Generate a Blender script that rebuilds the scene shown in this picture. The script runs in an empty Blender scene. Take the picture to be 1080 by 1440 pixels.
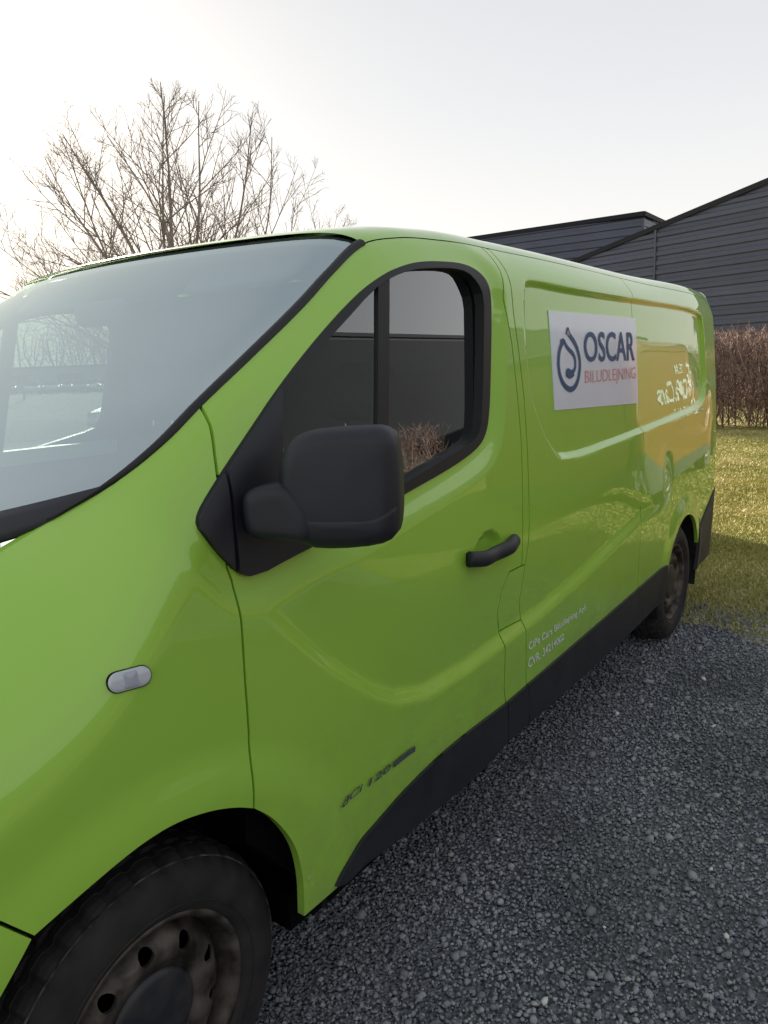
import bpy, math, random
import numpy as np
from mathutils import Vector, Matrix
from mathutils.geometry import delaunay_2d_cdt

SC = bpy.context.scene
COL = SC.collection
RNG = np.random.default_rng(11)

# ------------------------------------------------------------------ camera
CAM = np.array([-0.73079, -1.02882, 1.5768])
YAW, PIT, ROL, FPX = 0.94136, 0.19021, -0.03651, 1055.8
CF = np.array([math.sin(YAW)*math.cos(PIT), math.cos(YAW)*math.cos(PIT), -math.sin(PIT)])
_r0 = np.array([math.cos(YAW), -math.sin(YAW), 0.0]); _u0 = np.cross(_r0, CF)
CR = _r0*math.cos(ROL)+_u0*math.sin(ROL); CU = -_r0*math.sin(ROL)+_u0*math.cos(ROL)
cd = bpy.data.cameras.new('camera'); co = bpy.data.objects.new('camera', cd); COL.objects.link(co)
cd.sensor_fit = 'VERTICAL'; cd.sensor_height = 24.0; cd.lens = FPX*24.0/1440.0
cd.clip_start = 0.02; cd.clip_end = 3000
M = Matrix.Identity(4)
for i in range(3):
    M[i][0] = CR[i]; M[i][1] = CU[i]; M[i][2] = -CF[i]; M[i][3] = CAM[i]
co.matrix_world = M
SC.camera = co

# ------------------------------------------------------------------ light
SUN_DIR = np.array([0.499, 0.809, 0.31]); SUN_DIR /= np.linalg.norm(SUN_DIR)
SUN_EL = math.asin(SUN_DIR[2]); SUN_AZ = math.atan2(SUN_DIR[0], SUN_DIR[1])
HAZE = .955      # veil of high haze mixed over the clear-sky model, paler and warmer towards the horizon
W = bpy.data.worlds.new('World'); SC.world = W; W.use_nodes = True
nt = W.node_tree; nt.nodes.clear()
sky = nt.nodes.new('ShaderNodeTexSky'); sky.sky_type = 'NISHITA'; sky.sun_disc = False
sky.sun_elevation = SUN_EL; sky.sun_rotation = SUN_AZ
sky.air_density = 1.0; sky.dust_density = 3.0; sky.ozone_density = 1.0; sky.altitude = 0
hsv = nt.nodes.new('ShaderNodeHueSaturation'); hsv.inputs['Saturation'].default_value = 0.9
bg = nt.nodes.new('ShaderNodeBackground'); bg.inputs['Strength'].default_value = 0.073
out = nt.nodes.new('ShaderNodeOutputWorld')
haze_mix = nt.nodes.new('ShaderNodeMix'); haze_mix.data_type = 'RGBA'; haze_mix.inputs['Factor'].default_value = HAZE
tcw = nt.nodes.new('ShaderNodeTexCoord'); spw = nt.nodes.new('ShaderNodeSeparateXYZ'); rmp = nt.nodes.new('ShaderNodeValToRGB')
nt.links.new(tcw.outputs['Generated'], spw.inputs[0]); nt.links.new(spw.outputs['Z'], rmp.inputs[0])
for e_, (p_, c_) in zip((rmp.color_ramp.elements[0], rmp.color_ramp.elements.new(.3), rmp.color_ramp.elements[-1]), ((0., (.60, .58, .545)), (.3, (.44, .447, .458)), (.9, (.24, .255, .285)))): e_.position = p_; e_.color = (*c_, 1)
scl = nt.nodes.new('ShaderNodeVectorMath'); scl.operation = 'SCALE'; scl.inputs['Scale'].default_value = 10.0
nt.links.new(rmp.outputs[0], scl.inputs[0]); nt.links.new(scl.outputs[0], haze_mix.inputs['B'])
nt.links.new(sky.outputs[0], hsv.inputs['Color']); nt.links.new(hsv.outputs[0], haze_mix.inputs['A']); nt.links.new(haze_mix.outputs['Result'], bg.inputs[0]); nt.links.new(bg.outputs[0], out.inputs[0])
sl = bpy.data.lights.new('sun', 'SUN'); sl.energy = 5.0; sl.angle = math.radians(0.6); sl.color = (1.0, 0.93, 0.82)
so = bpy.data.objects.new('sun', sl); COL.objects.link(so)
so.rotation_euler = Vector(SUN_DIR).to_track_quat('Z', 'Y').to_euler(); so.location = (20, 32, 14)
SC.view_settings.view_transform = 'Standard'; SC.view_settings.look = 'None'
SC.view_settings.exposure = 1.36; SC.view_settings.gamma = 1.0; SC.view_settings.use_curve_mapping = False
SC.render.engine = 'CYCLES'
SC.cycles.use_denoising = True
SC.cycles.max_bounces = 8; SC.cycles.transparent_max_bounces = 12
SC.cycles.sample_clamp_indirect = 6.0
SC.cycles.caustics_reflective = False; SC.cycles.caustics_refractive = False

# ------------------------------------------------------------------ materials
MATS = {}
def mat(name, col=(.5,.5,.5), rough=.6, metal=0., coat=0., spec=.5, coat_rough=.03):
    m = bpy.data.materials.new(name); m.use_nodes = True
    b = m.node_tree.nodes['Principled BSDF']
    b.inputs['Base Color'].default_value = (*col, 1); b.inputs['Roughness'].default_value = rough
    b.inputs['Metallic'].default_value = metal; b.inputs['Coat Weight'].default_value = coat
    b.inputs['Coat Roughness'].default_value = coat_rough; b.inputs['Specular IOR Level'].default_value = spec
    MATS[name] = m
    return m
def nodes(m): return m.node_tree.nodes, m.node_tree.links, m.node_tree.nodes['Principled BSDF']
def noise_colour(m, c1, c2, scale=5., detail=6., lo=.35, hi=.65, bump=0., bump_scale=None, coords='Object', dist=.01, rough=None):
    N, L, b = nodes(m)
    tc = N.new('ShaderNodeTexCoord'); nz = N.new('ShaderNodeTexNoise')
    nz.inputs['Scale'].default_value = scale; nz.inputs['Detail'].default_value = detail
    L.new(tc.outputs[coords], nz.inputs['Vector'])
    r = N.new('ShaderNodeValToRGB'); r.color_ramp.elements[0].position = lo; r.color_ramp.elements[1].position = hi
    r.color_ramp.elements[0].color = (*c1, 1); r.color_ramp.elements[1].color = (*c2, 1)
    L.new(nz.outputs['Fac'], r.inputs[0]); L.new(r.outputs[0], b.inputs['Base Color'])
    if bump:
        n2 = N.new('ShaderNodeTexNoise'); n2.inputs['Scale'].default_value = bump_scale or scale*6; n2.inputs['Detail'].default_value = 4
        L.new(tc.outputs[coords], n2.inputs['Vector'])
        bp = N.new('ShaderNodeBump'); bp.inputs['Strength'].default_value = bump; bp.inputs['Distance'].default_value = dist
        L.new(n2.outputs['Fac'], bp.inputs['Height']); L.new(bp.outputs[0], b.inputs['Normal'])
    if rough:
        mr = N.new('ShaderNodeMapRange'); mr.inputs['To Min'].default_value = rough[0]; mr.inputs['To Max'].default_value = rough[1]
        L.new(nz.outputs['Fac'], mr.inputs['Value']); L.new(mr.outputs[0], b.inputs['Roughness'])
    return r

def paint(name, c1, c2, film=False):
    m = mat(name, c1, .42, 0., 1., .5, .025)
    noise_colour(m, c1, c2, 2.2, 5, .3, .7)
    N, L, b = nodes(m)
    # road film: slightly duller coat low down and in cloudy patches
    tc = N.new('ShaderNodeTexCoord'); nz = N.new('ShaderNodeTexNoise'); nz.inputs['Scale'].default_value = 3.5; nz.inputs['Detail'].default_value = 8
    L.new(tc.outputs['Object'], nz.inputs['Vector'])
    mr = N.new('ShaderNodeMapRange'); mr.inputs['From Min'].default_value = .35; mr.inputs['From Max'].default_value = .75
    mr.inputs['To Min'].default_value = .004; mr.inputs['To Max'].default_value = .03
    L.new(nz.outputs['Fac'], mr.inputs['Value']); L.new(mr.outputs[0], b.inputs['Coat Roughness'])
    n6 = N.new('ShaderNodeTexNoise'); n6.inputs['Scale'].default_value = 4.5; n6.inputs['Detail'].default_value = 2; L.new(tc.outputs['Object'], n6.inputs['Vector'])
    b6 = N.new('ShaderNodeBump'); b6.inputs['Strength'].default_value = .14; b6.inputs['Distance'].default_value = .0035; L.new(n6.outputs['Fac'], b6.inputs['Height']); L.new(b6.outputs[0], b.inputs['Coat Normal'])
    if film:   # dried road dust sprayed up along the sills
        sp = N.new('ShaderNodeSeparateXYZ'); L.new(tc.outputs['Object'], sp.inputs[0])
        hz = N.new('ShaderNodeMapRange'); hz.inputs['From Min'].default_value = .85; hz.inputs['From Max'].default_value = .35; hz.inputs['To Max'].default_value = .5; L.new(sp.outputs['Z'], hz.inputs['Value'])
        n4 = N.new('ShaderNodeTexNoise'); n4.inputs['Scale'].default_value = 7; n4.inputs['Detail'].default_value = 12; n4.inputs['Roughness'].default_value = .7; L.new(tc.outputs['Object'], n4.inputs['Vector'])
        m4 = N.new('ShaderNodeMapRange'); m4.inputs['From Min'].default_value = .42; m4.inputs['From Max'].default_value = .78; L.new(n4.outputs['Fac'], m4.inputs['Value'])
        mu = N.new('ShaderNodeMath'); mu.operation = 'MULTIPLY'; L.new(hz.outputs[0], mu.inputs[0]); L.new(m4.outputs[0], mu.inputs[1])
        mx = N.new('ShaderNodeMix'); mx.data_type = 'RGBA'; src = b.inputs['Base Color'].links[0].from_socket
        L.new(mu.outputs[0], mx.inputs['Factor']); L.new(src, mx.inputs['A']); mx.inputs['B'].default_value = (.20, .19, .15, 1); L.new(mx.outputs['Result'], b.inputs['Base Color'])
    return m
paint('green_paint', (.355, .665, .060), (.37, .68, .067), True)
paint('orange_paint', (.22, .065, .014), (.24, .072, .016))
paint('white_paint', (.70, .71, .70), (.74, .75, .74))
m = mat('black_plastic', (.016, .017, .024), .52); noise_colour(m, (.014,.015,.022), (.024,.025,.033), 9, 6, .3, .7, .25, 900, dist=.0006, rough=(.42,.62))
m = mat('grey_plastic', (.045, .045, .05), .6); noise_colour(m, (.038,.037,.042), (.06,.057,.06), 6, 6, .3, .7, .2, 700, dist=.0006)
mat('black_rubber', (.012, .012, .013), .55)
mat('gap_black', (.004, .004, .004), .9, spec=.1)
m = mat('tyre_rubber', (.02, .02, .022), .75); noise_colour(m, (.014,.014,.016), (.042,.040,.038), 14, 8, .35, .8, .3, 160, dist=.002)
m = mat('steel_rim', (.2, .17, .14), .5, .55); noise_colour(m, (.028,.024,.021), (.20,.175,.15), 16, 8, .36, .72, .2, 120, dist=.001, rough=(.35,.75))
m = mat('cap_plastic', (.03, .032, .04), .45); noise_colour(m, (.022,.024,.03), (.06,.058,.058), 18, 7, .4, .75)
m = mat('dusty_rubber', (.10,.10,.10), .9); noise_colour(m, (.02,.02,.022), (.16,.155,.15), 26, 8, .42, .7)
m = mat('liner_plastic', (.016,.016,.016), .8); noise_colour(m, (.006,.006,.006), (.04,.037,.034), 22, 9, .4, .8, .5, 80, dist=.004)
mat('chrome', (.55, .57, .6), .18, 1.0)
mat('lamp_lens', (.55, .58, .63), .12, 0, 1)
mat('lamp_centre', (.40, .43, .50), .2, 0, 1)
mat('navy_print', (.016, .075, .20), .45)
mat('coral_print', (.78, .30, .27), .5)
mat('peach_print', (.62, .42, .36), .5)
mat('grey_print', (.40, .41, .40), .5)
mat('white_print', (.85, .88, .87), .45)
m = mat('sign_white', (.8, .82, .9), .35, 0, .6, coat_rough=.08); noise_colour(m, (.80,.86,.96), (.84,.90,.98), 3, 5)
m = mat('dash_plastic', (.05, .055, .06), .62); noise_colour(m, (.045,.05,.055), (.07,.075,.08), 5, 6, .3, .7, .3, 500, dist=.001)
m = mat('seat_cloth', (.035, .036, .042), .9); noise_colour(m, (.02,.021,.026), (.05,.05,.058), 30, 5, .3, .7, .4, 500, dist=.002)
mat('sunlit_sill_tone', (.62, .62, .58), .6)
mat('headliner', (.10, .105, .11), .9)
mat('seat_side_sunlit', (.62, .64, .60), .8)  # pale tone painting sunlight onto the shoulder of the driver's seat
def glass(name, tint, dust, rough=0.0, ior=1.52, gain=1.0, refl=(.95, .97, 1.)):
    m = bpy.data.materials.new(name); m.use_nodes = True; N = m.node_tree.nodes; L = m.node_tree.links; N.clear()
    o = N.new('ShaderNodeOutputMaterial'); tr = N.new('ShaderNodeBsdfTransparent'); tr.inputs[0].default_value = (*tint, 1)
    gl = N.new('ShaderNodeBsdfGlossy'); gl.inputs['Roughness'].default_value = rough; gl.inputs['Color'].default_value = (*refl, 1)
    fr = N.new('ShaderNodeFresnel'); fr.inputs['IOR'].default_value = ior
    mu = N.new('ShaderNodeMath'); mu.operation = 'MULTIPLY'; mu.inputs[1].default_value = gain; mu.use_clamp = True
    mx = N.new('ShaderNodeMixShader'); L.new(fr.outputs[0], mu.inputs[0]); L.new(mu.outputs[0], mx.inputs[0]); L.new(tr.outputs[0], mx.inputs[1]); L.new(gl.outputs[0], mx.inputs[2])
    # thin uneven film of dust
    df = N.new('ShaderNodeBsdfDiffuse'); df.inputs[0].default_value = (.55, .62, .62, 1)
    tc = N.new('ShaderNodeTexCoord'); nz = N.new('ShaderNodeTexNoise'); nz.inputs['Scale'].default_value = 6; nz.inputs['Detail'].default_value = 7
    L.new(tc.outputs['Object'], nz.inputs['Vector'])
    mr = N.new('ShaderNodeMapRange'); mr.inputs['From Min'].default_value = .3; mr.inputs['From Max'].default_value = .7
    mr.inputs['To Min'].default_value = dust*.6; mr.inputs['To Max'].default_value = dust*1.4
    L.new(nz.outputs['Fac'], mr.inputs['Value'])
    m2 = N.new('ShaderNodeMixShader'); L.new(mr.outputs[0], m2.inputs[0]); L.new(mx.outputs[0], m2.inputs[1]); L.new(df.outputs[0], m2.inputs[2])
    L.new(m2.outputs[0], o.inputs[0]); MATS[name] = m
glass('windscreen_glass', (.84, .97, .90), .055, gain=.60, refl=(.86, .98, .97))
glass('side_glass', (.36, .44, .40), .008, gain=3.0)

# ------------------------------------------------------------------ helpers
def pmat(o, m):
    if m: o.data.materials.append(MATS[m] if isinstance(m, str) else m)
def mesh_obj(name, verts, faces, m, parent=None, smooth=True, normals=None):
    me = bpy.data.meshes.new(name)
    me.from_pydata([tuple(v) for v in verts], [], [tuple(f) for f in faces]); me.update()
    if smooth:
        me.polygons.foreach_set('use_smooth', [True]*len(me.polygons))
    o = bpy.data.objects.new(name, me); COL.objects.link(o); pmat(o, m)
    if parent is not None: o.parent = parent
    if normals is not None:
        li = np.zeros(len(me.loops), dtype=np.int32); me.loops.foreach_get('vertex_index', li)
        me.normals_split_custom_set([tuple(n) for n in np.asarray(normals)[li]])
    return o
def big_mesh(name, verts, faces, m, parent=None, smooth=False):
    """verts Nx3 array, faces Kx3 or Kx4 array"""
    me = bpy.data.meshes.new(name); verts = np.asarray(verts, np.float32); faces = np.asarray(faces, np.int32)
    k = faces.shape[1]; n = len(faces)
    me.vertices.add(len(verts)); me.vertices.foreach_set('co', verts.ravel())
    me.loops.add(n*k); me.loops.foreach_set('vertex_index', faces.ravel())
    me.polygons.add(n); me.polygons.foreach_set('loop_start', np.arange(0, n*k, k, dtype=np.int32)); me.polygons.foreach_set('loop_total', np.full(n, k, np.int32))
    if smooth: me.polygons.foreach_set('use_smooth', np.ones(n, bool))
    me.update(); me.validate()
    o = bpy.data.objects.new(name, me); COL.objects.link(o); pmat(o, m)
    if parent is not None: o.parent = parent
    return o
def empty(name, loc=(0,0,0)):
    o = bpy.data.objects.new(name, None); COL.objects.link(o); o.location = loc; o.empty_display_size = .2
    return o
def tag(o, label=None, cat=None, group=None, kind=None):
    if label: o['label'] = label
    if cat: o['category'] = cat
    if group: o['group'] = group
    if kind: o['kind'] = kind
    return o
def box_geo(c, s):
    x, y, z = c; a, b, d = s[0]/2, s[1]/2, s[2]/2
    v = [(x+i*a, y+j*b, z+k*d) for i in (-1,1) for j in (-1,1) for k in (-1,1)]
    f = [(0,1,3,2),(4,6,7,5),(0,4,5,1),(2,3,7,6),(0,2,6,4),(1,5,7,3)]
    return v, f
def join_geo(parts):
    V, Fc = [], []
    for v, f in parts:
        o = len(V); V += list(v); Fc += [tuple(i+o for i in q) for q in f]
    return V, Fc
def smoothstep(a, b, x):
    t = np.clip((x-a)/(b-a), 0, 1); return t*t*(3-2*t)
def ray_dir(u, v):
    return CF + CR*(u-540)/FPX + CU*(720-v)/FPX
def ray_at(u, v, x=None, y=None, z=None, depth=None):
    d = ray_dir(u, v)
    if depth is not None: return CAM+d*depth
    k, val = (0, x) if x is not None else (1, y) if y is not None else (2, z)
    return CAM + d*((val-CAM[k])/d[k])
def inside(poly, P):
    poly = np.asarray(poly); x, y = P[:,0], P[:,1]; r = np.zeros(len(P), bool); n = len(poly)
    for i in range(n):
        x1, y1 = poly[i]; x2, y2 = poly[(i+1) % n]
        if y1 == y2: continue
        c = ((y1 > y) != (y2 > y)) & (x < (x2-x1)*(y-y1)/(y2-y1)+x1); r ^= c
    return r
def pdist(poly, P, closed=True):
    poly = np.asarray(poly); d = np.full(len(P), 1e9); n = len(poly)
    for i in range(n if closed else n-1):
        a = poly[i]; e = poly[(i+1) % n]-a; L2 = e@e+1e-12
        t = np.clip(((P-a)@e)/L2, 0, 1); q = P-a-t[:,None]*e
        d = np.minimum(d, (q*q).sum(1))
    return np.sqrt(d)
def sdf(poly, P):  # negative inside
    d = pdist(poly, P); return np.where(inside(poly, P), -d, d)
def smooth_poly(poly, it=2, closed=True):
    p = np.asarray(poly, float)
    for _ in range(it):
        if closed:
            q = np.roll(p, -1, 0); p = np.stack([.75*p+.25*q, .25*p+.75*q], 1).reshape(-1, 2)
        else:
            a, b = p[:-1], p[1:]
            p = np.vstack([p[:1], np.stack([.75*a+.25*b, .25*a+.75*b], 1).reshape(-1, p.shape[1])[1:-1], p[-1:]])
    return p
def resample(p, h, closed=True):
    p = np.asarray(p, float); q = np.vstack([p, p[:1]]) if closed else p; out = []
    for a, b in zip(q[:-1], q[1:]):
        n = max(1, int(math.ceil(np.linalg.norm(b-a)/h)))
        for i in range(n): out.append(a+(b-a)*i/n)
    if not closed: out.append(q[-1])
    return np.array(out)
def area(p): p = np.asarray(p); q = np.roll(p, -1, 0); return .5*np.sum(p[:,0]*q[:,1]-q[:,0]*p[:,1])
def offset_poly(p, d):  # inward by d, polygon CCW
    p = np.asarray(p, float)
    if area(p) < 0: p = p[::-1]
    a = np.roll(p, 1, 0); b = np.roll(p, -1, 0)
    e1 = p-a; e2 = b-p; e1 /= np.linalg.norm(e1, axis=1)[:,None]+1e-12; e2 /= np.linalg.norm(e2, axis=1)[:,None]+1e-12
    n1 = np.stack([-e1[:,1], e1[:,0]], 1); n2 = np.stack([-e2[:,1], e2[:,0]], 1)
    n = n1+n2; n /= np.linalg.norm(n, axis=1)[:,None]+1e-12
    c = np.clip((n*n1).sum(1), .35, 1)
    return p+n*(d/c)[:,None]

# ------------------------------------------------------------------ van body surface: y = Y(x, z), x rearwards from the front axle
VW = 1.956
EX = np.array([-.98,-.8,-.6,-.4,-.2,-.07,0.,.065,.155,.25,.395,.6,.72,.86,1.0,1.2,1.6,3.0,4.2,4.45])
EZ = np.array([.80,.95,1.07,1.15,1.22,1.285,1.335,1.385,1.45,1.52,1.61,1.735,1.812,1.886,1.915,1.928,1.932,1.928,1.922,1.912])
EY = np.array([.44,.40,.37,.345,.335,.30,.24,.17,.13,.12,.125,.14,.152,.165,.158,.142,.135,.135,.138,.15])
EW = np.array([.3,.3,.3,.3,.3,.28,.26,.24,.2,.17,.15,.16,.17,.18,.165,.15,.145,.145,.15,.16])
def hermite(x, X, Yv):
    m = np.gradient(Yv, X); i = np.clip(np.searchsorted(X, x)-1, 0, len(X)-2)
    h = X[i+1]-X[i]; t = np.clip((x-X[i])/h, -.5, 1.5)
    return ((2*t**3-3*t**2+1)*Yv[i]+(t**3-2*t**2+t)*h*m[i]+(-2*t**3+3*t**2)*Yv[i+1]+(t**3-t**2)*h*m[i+1])
def zE(x): return hermite(np.asarray(x, float), EX, EZ)
def yE(x): return hermite(np.asarray(x, float), EX, EY)
def wE(x): return hermite(np.asarray(x, float), EX, EW)
TPR = .034
def y_base(x, z):
    lo = .034*np.clip((.9-z)/.8, 0, 2)**2; hi = .061*np.clip(z-.9, 0, 2)**1.6
    y = lo+hi
    y = y+np.where(x > 1.8, TPR*(np.clip(x-1.8, 0, 9)/2.2)**2, 0)
    f = np.clip((.12-x)/1.05, 0, 1.2); y = y+.30*f**2.4
    c = np.clip((x-4.33)/.097, 0, .9999); y = y+.10*(1-np.sqrt(1-c*c))
    return y
FEAT = {}
def Y(x, z, feat=True):
    x = np.asarray(x, float); z = np.asarray(z, float)
    ze, ye, w = zE(x), yE(x), wE(x)
    y = y_base(x, z)
    D = np.maximum(ye-y_base(x, ze), 0.02); t = np.clip(1-(ze-z)/w, 0, 1.15)
    y = y+D*t**2.2
    # arch flares
    for cx, r0, amp in ((0., .44, .016), (3.545, .375, .012)):
        r = np.hypot(x-cx, z-.335); y = y-amp*smoothstep(.14, .02, r-r0)*smoothstep(.25, .5, z+.1)
    if feat and FEAT:
        P = np.stack([x.ravel(), z.ravel()], 1); e = np.zeros(len(P))
        near = (P[:,0] < 1.62) & (P[:,0] > -.1) & (P[:,1] > .9)
        if near.any():
            s = sdf(FEAT['win'], P[near]); e[near] += .017*smoothstep(.085, .0, s)
        near = (P[:,0] > 1.4) & (P[:,0] < 4.4) & (P[:,1] > 1.0)
        if near.any():
            s = sdf(FEAT['recess'], P[near]); e[near] += .018*smoothstep(.002, -.026, s)
        near = (P[:,0] > .1) & (P[:,0] < 3.4)
        zc = np.interp(P[:,0], FEAT['crease'][:,0], FEAT['crease'][:,1])
        amp = .016*smoothstep(.22, .5, P[:,0])*smoothstep(3.3, 2.2, P[:,0])
        u = P[:,1]-zc
        e += amp*(smoothstep(-.012, .045, u) - smoothstep(.02, .36, u))
        h = FEAT['handle']; q = ((P[:,0]-h[0])/.085)**2+((P[:,1]-h[1])/.055)**2
        e += .022*smoothstep(1.0, .25, q)
        y = y+e.reshape(y.shape)
    return y
def N_side(x, z, surf=Y):
    h = .0025
    yx = (surf(x+h, z)-surf(x-h, z))/(2*h); yz = (surf(x, z+h)-surf(x, z-h))/(2*h)
    n = np.stack([yx, -np.ones_like(yx), yz], 1); return n/np.linalg.norm(n, axis=1)[:,None]
def glass_surf(x, z): return .058+.085*(z-1.35)+.02*(z-1.35)**2+.0*x
def px(pts, off=0., feat=True, surf=None):
    """pixels of the photograph -> (x, z) on the van's flank"""
    out = []
    for (u, v) in pts:
        d = ray_dir(u, v); t = np.linspace((-.35-CAM[1])/d[1], (.45-CAM[1])/d[1], 500)
        P = CAM+t[:,None]*d; g = P[:,1]-((surf(P[:,0], P[:,2]) if surf else Y(P[:,0], P[:,2], False))+off)
        k = np.argmax(g > 0); k = max(k, 1)
        s = g[k-1]/(g[k-1]-g[k]+1e-12); q = P[k-1]+(P[k]-P[k-1])*s; out.append((q[0], q[2]))
    return np.array(out)

# ------------------------------------------------------------------ outlines read off the photograph
WIN_OUT = px([(613,367),(650,370),(673,382),(687,402),(690,435),(689,500),(687,583),(681,615),(667,634),(630,660),(565,696),(500,736),(436,768),(372,802),
              (345,810),(328,803),(300,774),(276,744),(274,728),(284,706),(312,661),(342,616),(392,541),(443,477),(500,413),(540,384),(567,373),(587,368)], .017)
FEAT['win'] = smooth_poly(WIN_OUT, 2)
REC = px([(742,391),(800,404),(890,419),(960,430),(984,438),(989,455),(992,500),(993,545),(988,572),(960,585),(890,614),(796,651),(778,636),(757,590),(745,545),(739,480),(737,420),(738,398)])
FEAT['recess'] = smooth_poly(REC, 2)
FEAT['crease'] = px([(345,845),(400,890),(470,948),(530,982),(560,990),(600,982),(660,945),(712,905),(760,868),(820,815),(870,765),(900,735)])
FEAT['handle'] = px([(688,772)])[0]
HND = FEAT['handle']

# ------------------------------------------------------------------ sheet-metal panel cut out of the flank
def panel(name, poly, m, parent, holes=(), off=0., thick=.02, h=.014, shrink=.0030, extra=(), surf=None, pts_inner=True, flat=False):
    surf = surf or (lambda x, z: Y(x, z)+off)
    poly = np.asarray(poly, float)
    if area(poly) < 0: poly = poly[::-1]
    loops = [resample(offset_poly(resample(poly, .03), shrink) if shrink else poly, h)]
    for hh in holes:
        hh = np.asarray(hh, float)
        loops.append(resample(hh, h))
    pts = [l for l in loops]; edges = []; o = 0
    for l in loops:
        n = len(l); edges += [(o+i, o+(i+1) % n) for i in range(n)]; o += n
    lo, hi = loops[0].min(0), loops[0].max(0)
    cand = []
    if pts_inner:
        gx, gz = np.meshgrid(np.arange(lo[0]+h/2, hi[0], h), np.arange(lo[1]+h/2, hi[1], h)); g = np.stack([gx.ravel(), gz.ravel()], 1)
        cand.append(g)
    for e in extra: cand.append(np.asarray(e))
    if cand:
        g = np.vstack(cand[::-1]); k = inside(loops[0], g)
        for l in loops[1:]: k &= ~inside(l, g)
        g = g[k]
        for l in loops:
            if len(g): g = g[pdist(l, g) > .45*h]
        if len(extra) and len(g):   # thin the grid near the extra rows
            ex = np.vstack([np.asarray(e) for e in extra]); keep = np.ones(len(g), bool)
            cell = {}
            for q in ex: cell.setdefault((int(q[0]/h), int(q[1]/h)), 1)
            ne = len(ex)
        pts.append(g)
    P = np.vstack(pts)
    vo, eo, fo, _, _, _ = delaunay_2d_cdt([Vector(q) for q in P], edges, [], 0, 1e-6)
    V2 = np.array([tuple(q) for q in vo]); Fc = np.array([f for f in fo if len(f) == 3])
    cen = V2[Fc].mean(1); k = inside(loops[0], cen)
    for l in loops[1:]: k &= ~inside(l, cen)
    Fc = Fc[k]
    a = V2[Fc]; ar = (a[:,1,0]-a[:,0,0])*(a[:,2,1]-a[:,0,1])-(a[:,2,0]-a[:,0,0])*(a[:,1,1]-a[:,0,1])
    Fc[ar < 0] = Fc[ar < 0][:, ::-1]
    x, z = V2[:,0], V2[:,1]
    P3 = np.stack([x, surf(x, z), z], 1); Nn = N_side(x, z, surf)
    E = {}
    for f in Fc:
        for i in range(3): E[(f[i], f[(i+1) % 3])] = 1
    bd = [(a_, b_) for (a_, b_) in E if (b_, a_) not in E]
    faces = [tuple(int(i) for i in f) for f in Fc]; verts = list(P3); norms = list(Nn)
    if thick:
        for a_, b_ in bd:
            p, q = P3[a_], P3[b_]; d = q-p; n = np.array([d[2], 0, -d[0]]); n /= np.linalg.norm(n)+1e-12
            i0 = len(verts); off3 = np.array([0, thick, 0])
            verts += [q, p, p+off3, q+off3]; norms += [n]*4; faces.append((i0, i0+1, i0+2, i0+3))
    return mesh_obj(name, verts, faces, m, parent, True, norms)

def circle(cx, cz, r, a0=0., a1=2*math.pi, n=48, close=False):
    t = np.linspace(a0, a1, n, endpoint=close); return np.stack([cx+r*np.cos(t), cz+r*np.sin(t)], 1)
def slab(name, outline, frame, thick, bevel, m, parent, n=4, dome=0.0, sub=0):
    """rounded slab: outline 2D (CCW) in frame (origin, ax, ay, normal), front face towards normal"""
    o, ax, ay, nn = [np.asarray(q, float) for q in frame]
    p = np.asarray(outline, float)
    if area(p) < 0: p = p[::-1]
    rings = []
    for k in range(n+1):
        a = math.pi/2*k/n; hw = (p.max(0)-p.min(0))/2; cc = (p.max(0)+p.min(0))/2
        rings.append((cc+(p-cc)*(1-np.minimum(bevel*(1-math.cos(a))/hw, .9)), thick/2-bevel+bevel*math.sin(a)))
    rings = [(q, -d) for q, d in rings[::-1]]+rings
    V = []; Fc = []; m_ = len(p)
    for q, d in rings: V += [o+ax*a+ay*b+nn*d for a, b in q]
    for r in range(len(rings)-1):
        for i in range(m_):
            j = (i+1) % m_; Fc.append((r*m_+i, r*m_+j, (r+1)*m_+j, (r+1)*m_+i))
    q, d = rings[-1]; c = q.mean(0); base = (len(rings)-1)*m_
    prev = base
    for s in (.66, .33):
        i0 = len(V); V += [o+ax*(c[0]+(a-c[0])*s)+ay*(c[1]+(b-c[1])*s)+nn*(d+dome*(1-s*s)) for a, b in q]
        for i in range(m_):
            j = (i+1) % m_; Fc.append((prev+i, prev+j, i0+j, i0+i))
        prev = i0
    V.append(o+ax*c[0]+ay*c[1]+nn*(d+dome)); ci = len(V)-1
    for i in range(m_): Fc.append((prev+i, prev+(i+1) % m_, ci))
    V.append(o+ax*c[0]+ay*c[1]-nn*d); ci = len(V)-1
    for i in range(m_): Fc.append(((i+1) % m_, i, ci))
    return mesh_obj(name, V, Fc, m, parent)
def rrect(w, h, r, n=5):
    pts = []
    for sx, sy, a0 in ((1,-1,-math.pi/2),(1,1,0),(-1,1,math.pi/2),(-1,-1,math.pi)):
        for k in range(n+1):
            a = a0+math.pi/2*k/n; pts.append((sx*(w/2-r)+r*math.cos(a), sy*(h/2-r)+r*math.sin(a)))
    return np.array(pts)
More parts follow.
